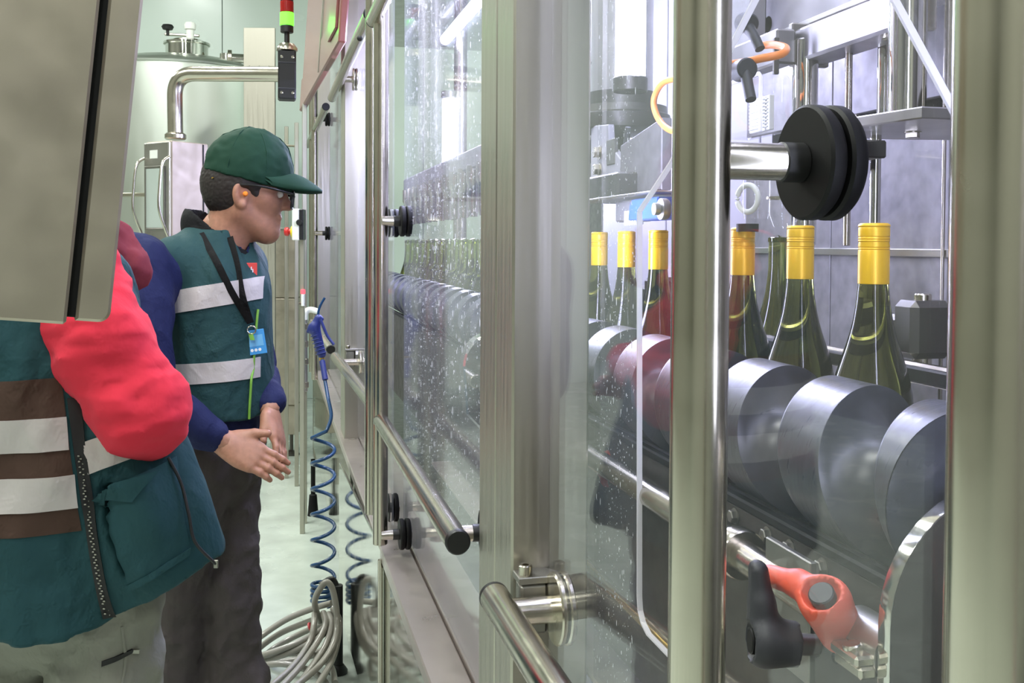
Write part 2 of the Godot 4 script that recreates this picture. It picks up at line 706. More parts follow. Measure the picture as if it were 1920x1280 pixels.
	cloth("navy", tone(32, 38, 76), 0.75)
	cloth("trouser_brown", tone(74, 68, 66), 0.8)
	cloth("trouser_grey", tone(136, 136, 126), 0.8)
	m = cloth("fleece_red", tone(212, 52, 70), 0.95, 40.0, 0.5)
	m.rim_enabled = true
	m.rim = 0.5
	m.rim_tint = 0.6
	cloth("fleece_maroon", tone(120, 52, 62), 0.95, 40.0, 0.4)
	cloth("band_brown", tone(78, 60, 52), 0.8)
	m = cloth("reflective", tone(196, 190, 188), 0.45, 60.0, 0.7)
	m.metallic = 0.15
	cloth("lanyard", tone(24, 24, 26), 0.7)
	mat("lime", tone(112, 164, 62), 0.5)
	mat("badge_blue", tone(70, 150, 216), 0.25)
	mat("badge_print", tone(226, 232, 238), 0.4)
	mat("earplug", tone(250, 140, 40), 0.6)
	mat("zip_black", tone(26, 26, 28), 0.5)
	mat("zip_metal", tone(150, 148, 140), 0.35, 1.0)
	mat("spectacle_black", tone(20, 18, 20), 0.3)
	mat("patch_red", tone(214, 70, 62), 0.6)
	mat("shoe_brown", tone(92, 60, 44), 0.6)
	mat("cable_black", tone(20, 20, 20), 0.5)


# ---------------------------------------------------------------- scene
func _ready() -> void:
	rng.seed = 7
	# camera: eye height 1.45 m, looking along the machine, lens shifted down
	var cam := Camera3D.new()
	cam.name = "camera"
	add_child(cam)
	cam.position = Vector3(0, 1.45, 0)
	cam.rotation_degrees = Vector3(-1.5, -13.55, 0.3)
	cam.projection = Camera3D.PROJECTION_FRUSTUM
	cam.near = 0.05
	cam.far = 60.0
	cam.size = 0.05 * 1280.0 / 1900.0
	cam.frustum_offset = Vector2(0, -0.05 * 133.0 / 1900.0)
	cam.current = true
	# surroundings: a closed hall, so the sky only shows if something is left open
	var we := WorldEnvironment.new()
	we.name = "environment"
	var env := Environment.new()
	env.background_mode = Environment.BG_COLOR
	env.background_color = tone(120, 126, 122)
	env.tonemap_mode = Environment.TONE_MAPPER_LINEAR
	env.tonemap_exposure = EXPOSURE
	env.sdfgi_enabled = true
	env.ssao_enabled = true
	env.ssil_enabled = true
	we.environment = env
	add_child(we)
	make_materials()
	# hall lights: rows of long diffused fittings under the ceiling, two of them over the aisle
	for p in [Vector2(-0.9, 2.0), Vector2(-0.9, -1.6), Vector2(-0.9, -5.2), Vector2(-3.4, 0.2), Vector2(-3.4, -3.4), Vector2(-3.4, -7.0), Vector2(3.0, -1.6), Vector2(3.0, -6.0)]:
		hall_light(p)
	# machine lights: upright white bars inside the guard, and two lying bars under its roof
	machine_light(Vector3(0.74, 1.80, -2.02), Vector3(0.74, 2.46, -2.02), 0.032, BAR_POWER * 0.95, Vector3.LEFT, Vector3.BACK, "glowing white bar lamp beside the fat steel column, right of the broad post")
	machine_light(Vector3(0.76, 1.613, -4.30), Vector3(0.76, 2.07, -4.30), 0.034, BAR_POWER * 2.0, Vector3.LEFT, Vector3.BACK, "glowing white bar lamp seen through the splashed middle guard door")
	machine_light(Vector3(0.62, 2.36, -0.66), Vector3(0.62, 2.36, -1.20), 0.022, BAR_POWER * 0.15, Vector3.DOWN, Vector3.BACK, "lying white bar lamp under the near machine roof")
	machine_light(Vector3(0.445, 1.30, -1.53), Vector3(0.445, 2.50, -1.53), 0.016, BAR_POWER * 0.42, Vector3.RIGHT, Vector3(1, 0, 1), "slim upright lamp bar behind the broad post")
	machine_light(Vector3(0.43, 1.30, -0.44), Vector3(0.43, 2.50, -0.44), 0.016, BAR_POWER * 0.22, Vector3.RIGHT, Vector3(1, 0, -1), "slim upright lamp bar at the near end of the guard")
	machine_light(Vector3(0.72, 2.30, -2.4), Vector3(0.72, 2.30, -4.2), 0.022, BAR_POWER * 2.5, Vector3.DOWN, Vector3.BACK, "long lying white bar lamp under the far machine roof")
	room()
	machine_frame()
	guard_doors()
	filling_line()
	works_near()
	works_far()
	far_end()
	background()
	aisle_things()
	near_cabinet()
	person_in_cap()
	person_in_fleece()


const EXPOSURE := 1.0
const HALL_POWER := 11.0
const BAR_POWER := 1.0


func hall_light(p: Vector2) -> void:
	var t := thing("ceiling_light", "long white diffused light fitting under the hall ceiling", "lamp", Vector3(p.x, 4.66, p.y), 0.0, "hall ceiling lights")
	part("housing", bx(Vector3(0, 0.06, 0), Vector3(0.34, 0.08, 1.6), 0.012), M.white_plastic, t)
	part("lamp_diffuser", bx(Vector3(0, 0.012, 0), Vector3(0.30, 0.02, 1.56), 0.006), glow_hall(), t)
	var l := AreaLight3D.new()
	l.name = "light"
	l.area_size = Vector2(0.30, 1.56)
	l.light_energy = HALL_POWER
	l.light_color = tone(251, 255, 249)
	l.area_range = 30.0
	l.area_attenuation = 2.0
	l.shadow_enabled = true
	l.position = Vector3(0, -0.004, 0)
	l.rotation_degrees.x = -90
	t.add_child(l, true)


func glow_hall() -> Material:
	if not M.has("hall_glow"): glow("hall_glow", tone(251, 255, 249), 6.0)
	return M.hall_glow


func machine_light(a: Vector3, b: Vector3, r: float, power: float, out := Vector3.LEFT, side := Vector3.BACK, label := "") -> void:
	if not M.has("bar_glow"): glow("bar_glow", tone(226, 232, 255), 9.0)
	var upright := absf(b.y - a.y) > 0.1
	var t := thing("machine_lamp", "upright glowing white bar lamp inside the machine guard" if upright else "lying white bar lamp under the machine roof", "lamp", a, 0.0, "machine bar lamps")
	var d := (b - a).normalized()
	if not upright: out = Vector3.DOWN
	if label: t.set_meta("label", label)
	var m := bar(Vector3.ZERO, b - a, r, 24, 0.004)
	part("lamp_tube", m, M.bar_glow, t)
	for p in [-d * 0.03, b - a]:
		part("lamp_end", bar(p, p + d * 0.03, r * 1.15), M.dark_steel, t)
	for k in (2 if upright and side != Vector3(1, 0, 1) or not upright else 3):
		# the round tube lights towards the aisle and along the machine
		var l := AreaLight3D.new()
		l.name = "light"
		l.area_size = Vector2(r * 2.0, a.distance_to(b))
		l.light_energy = power
		l.light_color = tone(207, 210, 255)
		l.area_range = 30.0
		l.area_attenuation = 2.0
		l.shadow_enabled = true
		var f: Vector3 = [out, side, Vector3(1, 0, -1)][k].normalized() if upright else (out + (Vector3.RIGHT if k == 0 else Vector3.LEFT) * 0.5).normalized()
		l.transform = Transform3D(Basis(d.cross(-f), d, -f), (b - a) * 0.5 + f * (r + 0.003))
		t.add_child(l, true)


# ---------------------------------------------------------------- hall
func room() -> void:
	var x0 := -5.0
	var x1 := 4.6
	var z0 := -9.6
	var z1 := 4.0
	var hh := 4.75
	struct("floor", bx(Vector3((x0 + x1) / 2, -0.1, (z0 + z1) / 2), Vector3(x1 - x0 + 0.6, 0.2, z1 - z0 + 0.6)), M.floor_epoxy, "pale grey-green glossy epoxy floor of the bottling hall", "floor")
	struct("ceiling", bx(Vector3((x0 + x1) / 2, hh + 0.1, (z0 + z1) / 2), Vector3(x1 - x0 + 0.6, 0.2, z1 - z0 + 0.6)), M.ceiling_white, "flat white hall ceiling", "ceiling")
	wall_of("wall_far", "white panelled hall wall behind the steel tank", Vector3(x0, 0, z0), Vector3(x1, 0, z0), hh)
	wall_of("wall_left", "olive grey panelled hall wall along the aisle side", Vector3(x0, 0, z1), Vector3(x0, 0, z0), hh, M.wall_olive)
	wall_of("wall_right", "white panelled hall wall behind the bottling machine", Vector3(x1, 0, z0), Vector3(x1, 0, z1), hh)
	wall_of("wall_near", "grey panelled hall wall behind the viewer", Vector3(x1, 0, z1), Vector3(x0, 0, z1), hh, M.wall_grey)


# insulated wall: wide flat panels with narrow recessed joints
func wall_of(called: String, label: String, a: Vector3, b: Vector3, hh: float, skin: Material = null) -> void:
	var d := (b - a).normalized()
	var out := d.cross(Vector3.UP)
	var l := a.distance_to(b)
	var B := Basis(d, Vector3.UP, out)
	var w := struct(called, bx((a + b) / 2 + Vector3.UP * hh / 2 + away(a, b) * 0.12, Vector3(l + 0.5, hh, 0.18), 0.0, B), M.joint_grey, label, "wall")
	var step := 0.92
	var n := int(ceil(l / step))
	for i in n:
		var s := i * step
		var e := minf(l, s + step)
		if e - s < 0.02: continue
		part("panel", bx(a + d * (s + e) / 2 + Vector3.UP * hh / 2 + away(a, b) * 0.015, Vector3(e - s - 0.006, hh, 0.03), 0.002, B), skin if skin else M.wall_white, w)


# the side of a wall line that faces away from the middle of the hall
func away(a: Vector3, b: Vector3) -> Vector3:
	var o := (b - a).normalized().cross(Vector3.UP)
	return o if o.dot((a + b) / 2 - Vector3(-0.2, 0, -2.8)) > 0 else -o


# a world-space mesh hung under a thing
func here(called: String, mb: MB, m: Material, root: Node3D, label := "") -> MeshInstance3D:
	var o := part(called, mb, m, root, Vector3.ZERO, label)
	o.transform = root.global_transform.affine_inverse()
	return o


func copy_of(o: Node3D, label := "", group := "") -> Node3D:
	var base: String = o.name
	var i := base.length() - 4
	if i > 0 and base[i] == "_" and base.substr(i + 1).is_valid_int(): base = base.substr(0, i)
	var c: Node3D = o.duplicate()
	c.name = numbered(base)
	add_child(c)
	if label: c.set_meta("label", label)
	if group: c.set_meta("group", group)
	return c


# ---------------------------------------------------------------- machine
func machine_frame() -> void:
	var t := thing("bottling_machine", "stainless steel body of the bottling machine with upright posts, ledge and base panels", "machine", Vector3(0.9, 0, -2.6))
	# upright hinge posts: two box sections side by side with a seam, and a near flange
	for d in [1.24, 4.12]:
		var x0 := 0.30 if d < 2 else 0.299
		var p := here("post", bx(Vector3(x0 + 0.051, 1.4, -d - 0.048), Vector3(0.102, 2.8, 0.094), 0.003), M.post_steel, t, "broad upright post with a hinge")
		here("post_rear", bx(Vector3(x0 + 0.051, 1.4, -d - 0.150), Vector3(0.102, 2.8, 0.104), 0.003), M.post_steel, p)
		here("gasket", bx(Vector3(x0 + 0.053, 1.4, -d - 0.0965), Vector3(0.096, 2.78, 0.006)), M.rubber, p)
	for d in [-1.5, 6.9]:
		here("post", bx(Vector3(0.38, 1.4, -d - 0.09), Vector3(0.16, 2.8, 0.18), 0.003), M.post_steel, t)
	# rear row of posts and the roof frame
	for d in [-1.5, 1.3, 4.2, 6.9]:
		here("rear_post", bx(Vector3(1.72, 1.4, -d - 0.05), Vector3(0.1, 2.8, 0.1), 0.003), M.post_steel, t)
	for x in [0.40, 1.72]:
		here("roof_rail", bx(Vector3(maxf(x, 0.44), 2.74, -2.75), Vector3(0.12, 0.12, 8.5), 0.003), M.post_steel, t)
	here("roof_panel", bx(Vector3(1.09, 2.83, -2.75), Vector3(1.4, 0.04, 8.6), 0.003), M.plate_steel, t)
	# ledge along the front with a raised inner strip, and the base panels below it
	here("ledge", bx(Vector3(0.32, 0.645, -2.42), Vector3(0.075, 0.03, 7.9), 0.003), M.ledge_steel, t)
	here("inner_ledge", bx(Vector3(0.41, 0.650, -2.42), Vector3(0.10, 0.034, 7.9), 0.003), M.ledge_steel, t)
	here("machine_bed", bx(Vector3(1.1, 0.58, -2.7), Vector3(1.3, 0.06, 8.4), 0.003), M.dark_steel, t)
	here("base_panel", bx(Vector3(0.297, 0.37, -0.55), Vector3(0.016, 0.50, 4.1), 0.003), M.polished_steel, t, "polished lower side panel")
	here("base_panel", bx(Vector3(0.297, 0.37, -5.2), Vector3(0.016, 0.50, 3.0), 0.003), M.polished_steel, t)
	# lower flap between the two hinge posts, standing slightly open
	var a := Vector3(0.287, 0, -2.60)
	var b := Vector3(0.254, 0, -3.70)
	var dd := (b - a).normalized()
	var B := Basis(dd.cross(Vector3.UP), Vector3.UP, -dd)
	here("lower_flap", bx((a + b) / 2 + Vector3.UP * 0.385, Vector3(0.008, 0.54, a.distance_to(b)), 0.002, B), M.polished_steel, t, "polished lower flap standing slightly open")
	here("flap_edge_rod", bar(Vector3(0.280, 0.08, -2.585), Vector3(0.280, 0.64, -2.585), 0.007), M.tube_steel, t)
	for d in [0.4, 1.6, 3.9, 5.2]:
		var f := MB.new()
		f.lathe([Vector2(0.016, 0.06), Vector2(0.016, 0.62)], Transform3D(Basis.IDENTITY, Vector3(0.42, 0, -d)), 16)
		f.lathe([Vector2(0, 0), Vector2(0.045, 0), Vector2(0.045, 0.012), Vector2(0.02, 0.05), Vector2(0.016, 0.06)], Transform3D(Basis.IDENTITY, Vector3(0.42, 0, -d)), 20)
		here("foot", f, M.dark_steel, t)
	# rear wall of the guard: tall steel sheets
	for i in 6:
		here("rear_sheet", bx(Vector3(1.67, 1.66, 0.55 - i * 1.22), Vector3(0.012, 2.1, 1.2), 0.002), M.dull_plate, t)
	# hinge on the near post
	hinge(Vector3(0.30, 0.995, -1.24))
	hinge(Vector3(0.299, 0.985, -4.12))


func hinge(at: Vector3) -> void:
	var near := at.z > -2
	var t := thing("hinge", "cast steel hinge block with a screw on the %s post" % ("broad near" if near else "narrow distant"), "hinge", at)
	part("block", bx(Vector3(0.022, 0.0, 0.016), Vector3(0.034, 0.062, 0.032), 0.003), M.cast_steel, t)
	part("cover_plate", MB.new().prism(PackedVector2Array([Vector2(0.002, -0.002), Vector2(0.045, -0.002), Vector2(0.058, 0.016), Vector2(0.058, 0.034), Vector2(0.002, 0.034)]), 0.009, Transform3D(Basis(Vector3.RIGHT, Vector3.BACK, Vector3.DOWN), Vector3(0, 0.037, 0)), 0.0012), M.cast_steel, t)
	part("screw", socket(Vector3(0.013, 0.0415, 0.022), Vector3.UP, 0.0085, 0.013), M.tube_steel, t)
	var hook := MB.new()
	hook.prism(PackedVector2Array([Vector2(-0.03, -0.028), Vector2(0.03, -0.028), Vector2(0.03, 0.020), Vector2(0.024, 0.030), Vector2(0.012, 0.036), Vector2(-0.030, 0.036)]), 0.018, Transform3D(Basis(Vector3.BACK, Vector3.UP, Vector3.LEFT), Vector3(0.050, 0, 0.018)), 0.002)
	part("hook", hook, M.cast_steel, t)
	part("pin", bar(Vector3(0.040, -0.010, 0.033), Vector3(0.040, -0.010, 0.0385), 0.006), M.rubber, t)


# a bar standing off a pane, with a pair of thick rubber washers clamping the sheet
func standoff(root: Node3D, a: Vector3, x_pane: float, metal := false, r := 0.0125) -> void:
	var y := Vector3.RIGHT
	here("standoff", bar(a, Vector3(x_pane + 0.004, a.y, a.z), r, 32, 0.0008), M.tube_steel, root)
	if metal:
		for k in 2:
			var c := Vector3(x_pane - 0.012 + k * 0.011, a.y, a.z)
			here("flange", MB.new().lathe([Vector2(0, 0), Vector2(0.042, 0), Vector2(0.044, 0.002), Vector2(0.044, 0.006), Vector2(0.042, 0.008), Vector2(0, 0.008)], along(c, y), 40), M.tube_steel, root)
		here("seal", MB.new().lathe([Vector2(0, 0), Vector2(0.041, 0), Vector2(0.041, 0.004), Vector2(0, 0.004)], along(Vector3(x_pane - 0.0045, a.y, a.z), y), 40), M.rubber, root)
	else:
		for k in 2:
			var c := Vector3(x_pane - 0.0285 + k * 0.0152, a.y, a.z)
			here("rubber_washer", MB.new().lathe([Vector2(0, 0), Vector2(0.037, 0), Vector2(0.039, 0.002), Vector2(0.039, 0.009), Vector2(0.036, 0.0125), Vector2(0, 0.0125)], along(c, y), 48), M.rubber, root)
		here("sleeve", bar(Vector3(x_pane - 0.046, a.y, a.z), Vector3(x_pane - 0.027, a.y, a.z), r + 0.001, 28), M.black_plastic, root)


func grip(root: Node3D, a: Vector3, b: Vector3, called := "handle") -> void:
	var h := here(called, bar(a, b, 0.019, 36, 0.0006), M.tube_steel, root)
	for k in 2:
		var p: Vector3 = [a, b][k]
		var d: Vector3 = (p - [b, a][k]).normalized()
		here("end_cap", MB.new().lathe([Vector2(0.0192, -0.004), Vector2(0.0192, 0.003), Vector2(0.017, 0.0055), Vector2(0, 0.0055)], along(p, d), 32), M.black_plastic, h)


func specks(root: Node3D, x: float, y0: float, y1: float, d0: float, d1: float, n: int, big: float, seed_: int) -> void:
	# dried splashes on the sheet
	var r := RandomNumberGenerator.new()
	r.seed = seed_
	var dot := MB.new().lathe([Vector2(1, 0), Vector2(0.8, 0.25), Vector2(0, 0.35)], Transform3D(Basis(Vector3.UP, Vector3.LEFT, Vector3.BACK), Vector3.ZERO), 6)
	var mm := MultiMesh.new()
	mm.transform_format = MultiMesh.TRANSFORM_3D
	mm.mesh = dot.mesh()
	mm.instance_count = n
	for i in n:
		var s := big * (0.35 + 0.9 * pow(r.randf(), 3.0))
		var long := s * (1.0 if r.randf() < 0.7 else r.randf_range(2.0, 5.0))
		mm.set_instance_transform(i, Transform3D(Basis.from_scale(Vector3(s, long, s)), Vector3(x, lerpf(y0, y1, r.randf()), -lerpf(d0, d1, r.randf()))))
	var o := MultiMeshInstance3D.new()
	o.name = "dried_splashes"
	o.multimesh = mm
	o.material_override = M.speck
	o.set_meta("kind", "stuff")
	root.add_child(o, true)
	o.transform = root.global_transform.affine_inverse()


func guard_doors() -> void:
	var yt := 1.506
	# the near door: hinged on the broad post, its free edge beside the viewer
	var t := thing("safety_guard", "clear near guard door in front of the yellow-capped bottles, with the large black washer", "guard door", Vector3(0.372, 0.65, -0.9))
	here("pane", bx(Vector3(0.3653, 1.56, -0.8475), Vector3(0.004, 1.78, 0.695), 0.0008, Basis(Vector3.UP, deg_to_rad(4.4))), M.acrylic, t)
	here("edge_tube", bar(Vector3(0.277, 0.68, -0.62), Vector3(0.277, 2.5, -0.62), 0.019, 40), M.tube_steel, t)
	standoff(t, Vector3(0.277, yt, -0.622), 0.3795)
	standoff(t, Vector3(0.277, 0.71, -0.622), 0.3795)
	grip(t, Vector3(0.277, 1.005, -1.235), Vector3(0.277, 1.005, -0.66))
	standoff(t, Vector3(0.277, 1.005, -1.18), 0.350, true, 0.0165)
	grip(t, Vector3(0.277, 2.08, -1.2), Vector3(0.277, 2.08, -0.66))
	# the door beside the viewer
	t = thing("safety_guard", "guard door whose upright tube stands right of the feed screw, closest to the viewer", "guard door", Vector3(0.372, 0.65, 0.3))
	here("pane", bx(Vector3(0.372, 1.56, 0.13), Vector3(0.005, 1.78, 1.2), 0.0008), M.acrylic, t)
	here("edge_tube", bar(Vector3(0.277, 0.68, -0.338), Vector3(0.277, 2.5, -0.338), 0.019, 40), M.tube_steel, t)
	standoff(t, Vector3(0.277, 0.71, -0.338), 0.372)
	# middle door, splashed with dried drops
	t = thing("safety_guard", "splashed middle guard door with a long slanting handle, left of the broad post", "guard door", Vector3(0.35, 0.65, -2.05))
	here("pane", bx(Vector3(0.352, 1.585, -2.06), Vector3(0.005, 1.79, 1.22), 0.0008), M.dusty_acrylic, t)
	here("edge_tube", bar(Vector3(0.277, 0.686, -2.563), Vector3(0.277, 2.5, -2.563), 0.019, 36), M.tube_steel, t)
	standoff(t, Vector3(0.277, yt, -2.55), 0.352)
	standoff(t, Vector3(0.277, 0.712, -2.55), 0.352)
	grip(t, Vector3(0.277, 1.002, -2.556), Vector3(0.277, 1.002, -1.489))
	standoff(t, Vector3(0.277, 1.002, -1.53), 0.352)
	grip(t, Vector3(0.262, 2.018, -2.61), Vector3(0.262, 2.018, -1.6))
	specks(t, 0.3485, 0.9, 2.3, 1.46, 2.64, 5200, 0.0015, 5)
	# door beyond it, standing a little open
	t = thing("safety_guard", "guard door standing a little open beyond the splashed middle door", "guard door", Vector3(0.35, 0.65, -3.3))
	here("pane", bx(Vector3(0.338, 1.585, -3.38), Vector3(0.005, 1.79, 1.34), 0.0008, Basis(Vector3.UP, deg_to_rad(-1.0))), M.dusty_acrylic, t)
	here("edge_tube", bar(Vector3(0.277, 0.706, -2.785), Vector3(0.277, 2.5, -2.785), 0.019, 36), M.tube_steel, t)
	standoff(t, Vector3(0.277, yt, -2.80), 0.352)
	standoff(t, Vector3(0.277, 0.716, -2.80), 0.352)
	grip(t, Vector3(0.288, 0.995, -2.85), Vector3(0.2615, 0.995, -4.10))
	grip(t, Vector3(0.278, 2.09, -2.86), Vector3(0.276, 2.09, -4.55))
	standoff(t, Vector3(0.266, 0.995, -3.9), 0.35, true)
	standoff(t, Vector3(0.277, 2.09, -4.02), 0.335, true)
	# far doors
	t = thing("safety_guard", "distant guard door behind the green cap, with two tubes at its edge", "guard door", Vector3(0.35, 0.65, -5.3))
	here("pane", bx(Vector3(0.345, 1.58, -5.10), Vector3(0.005, 1.80, 1.5), 0.0008), M.dusty_acrylic, t)
	for d in [5.95, 6.3]:
		here("edge_tube", bar(Vector3(0.262, 0.66, -d), Vector3(0.262, 2.49, -d), 0.019, 24), M.tube_steel, t)
	standoff(t, Vector3(0.262, yt, -5.93), 0.35)
	standoff(t, Vector3(0.262, 2.16, -5.93), 0.35)
	grip(t, Vector3(0.2587, 0.9986, -4.3501), Vector3(0.2093, 1.0601, -5.0325))
	grip(t, Vector3(0.2824, 2.1300, -5.1569), Vector3(0.2527, 2.0767, -6.6444))
	# rocker post with a slot hole on the double edge tubes
	for p in [Vector3(0.262, 2.02, -2.785)]:
		var o := thing("tube_plug", "small black plug in the edge tube below the upper handle", "plug", Vector3(0.2393, 1.9951, -2.7353))
		part("plug", MB.new().lathe([Vector2(0.0075, 0), Vector2(0.0075, 0.004), Vector2(0.005, 0.006), Vector2(0, 0.006)], along(Vector3.ZERO, Vector3(-0.35, 0, 0.94)), 20), M.black_plastic, o)
	# small clear fin with a bright rim
	t = thing("guard_fin", "clear rounded guard fin with a bright rim just left of the broad post", "guard fin", Vector3(0.41, 1.0, -2.05))
	var fin := PackedVector2Array([Vector2(0.47, 1.02), Vector2(0.47, 1.27)])
	for k in 9: fin.append(Vector2(0.455, 1.20) + Vector2.from_angle(PI / 2 + PI / 2 * k / 8.0) * 0.068)
	fin.append(Vector2(0.395, 1.10))
	here("fin", MB.new().prism(fin, 0.05, Transform3D(Basis.IDENTITY, Vector3(0, 0, -2.05)), 0.004), M.polished_steel, t)
	# inner sheet behind the near door, with a cut-out whose edges shine
	t = thing("inner_guard_sheet", "clear inner guard sheet with a cut-out whose bright edges frame the bottles", "guard sheet", Vector3(0.41, 0.7, -0.8))
	var hole := PackedVector2Array()
	# x runs along the machine (depth), y up
	for q in [[1.074, 1.05, 0], [1.084, 1.487, 0], [0.991, 1.535, 0], [0.70, 1.735, 0], [0.543, 1.530, 0], [0.53, 1.02, 0]]:
		hole.append(Vector2(q[0], q[1]))
	# round the lower corner
	hole.append_array([Vector2(1.045, 1.02), Vector2(1.062, 1.026), Vector2(1.071, 1.036)])
	var X := Transform3D(Basis(Vector3.FORWARD, Vector3.UP, Vector3.RIGHT), Vector3(0.41, 0, 0))
	sheet_with_hole(t, hole, Vector2(0.36, 0.70), Vector2(1.23, 2.5), 0.006, X)
	specks(t, 0.4060, 0.9, 1.75, 1.085, 1.225, 1100, 0.0010, 8)


# a sheet cut into four pieces round a hole, with the hole's polished edge as strips
func sheet_with_hole(root: Node3D, hole: PackedVector2Array, lo: Vector2, hi: Vector2, th: float, X: Transform3D) -> void:
	var outer := PackedVector2Array([lo, Vector2(hi.x, lo.y), hi, Vector2(lo.x, hi.y)])
	var c := Vector2.ZERO
	for p in hole: c += p / hole.size()
	var mb := MB.new()
	# halves above and below the middle of the hole, each a plain outline
	for half in [[lo, Vector2(hi.x, c.y)], [Vector2(lo.x, c.y), hi]]:
		var r := PackedVector2Array([half[0], Vector2(half[1].x, half[0].y), half[1], Vector2(half[0].x, half[1].y)])
		for piece in Geometry2D.clip_polygons(r, hole):
			var t := Geometry2D.triangulate_polygon(piece)
			for s in [1.0, -1.0]:
				var k := mb.P.size()
				for p in piece: mb.v(X * Vector3(p.x, p.y, s * th / 2), X.basis.z * s)
				for i in range(0, t.size(), 3):
					mb.tri(k + t[i], k + t[i + 1], k + t[i + 2])
	here("pane", mb, M.dusty_acrylic, root)
	var e := MB.new()
	if Geometry2D.is_polygon_clockwise(hole): hole.reverse()
	var n := hole.size()
	for i in n:
		var a := hole[i]
		var b := hole[(i + 1) % n]
		var o := (b - a).normalized().orthogonal() * 0.0022
		var q := PackedVector2Array([a, b, b + o, a + o])
		e.prism(q, th, X, 0.0)
	here("polished_edge", e, M.acrylic_edge, root)


# ---------------------------------------------------------------- bottles, screw, conveyor
func bottle_mesh() -> MB:
	var pr := []
	for q in [[0, 0.006], [0.026, 0.002], [0.036, 0.0], [0.0395, 0.004], [0.0405, 0.010], [0.0405, 0.118], [0.0390, 0.139], [0.0352, 0.1575], [0.0305, 0.172], [0.0262, 0.185], [0.0222, 0.199], [0.0192, 0.212], [0.0168, 0.228], [0.0152, 0.244], [0.0145, 0.252], [0.0143, 0.30], [0.0, 0.304]]:
		pr.append(Vector2(q[0], q[1]))
	return MB.new().lathe(pr, Transform3D.IDENTITY, 48)


func cap_mesh() -> MB:
	var r := 0.0153
	var pr := [Vector2(0.0147, 0.0), Vector2(r, 0.0004), Vector2(r, 0.0335)]
	for y in [0.0345, 0.0368, 0.0425, 0.0448, 0.0475]:
		pr.append_array([Vector2(r - 0.0006, y), Vector2(r + 0.0001, y + 0.0007), Vector2(r, y + 0.0014)])
	pr.append_array([Vector2(r, 0.0560), Vector2(r - 0.0005, 0.0570), Vector2(r + 0.0004, 0.0585), Vector2(r - 0.0004, 0.0602), Vector2(r - 0.0022, 0.0612), Vector2(0, 0.0612)])
	return MB.new().lathe(pr, Transform3D.IDENTITY, 40)


const PITCH := 0.145
const ORDINAL := ["first", "second", "third", "fourth", "fifth", "sixth", "seventh", "eighth", "ninth", "tenth", "eleventh", "twelfth", "thirteenth", "fourteenth", "fifteenth", "sixteenth"]


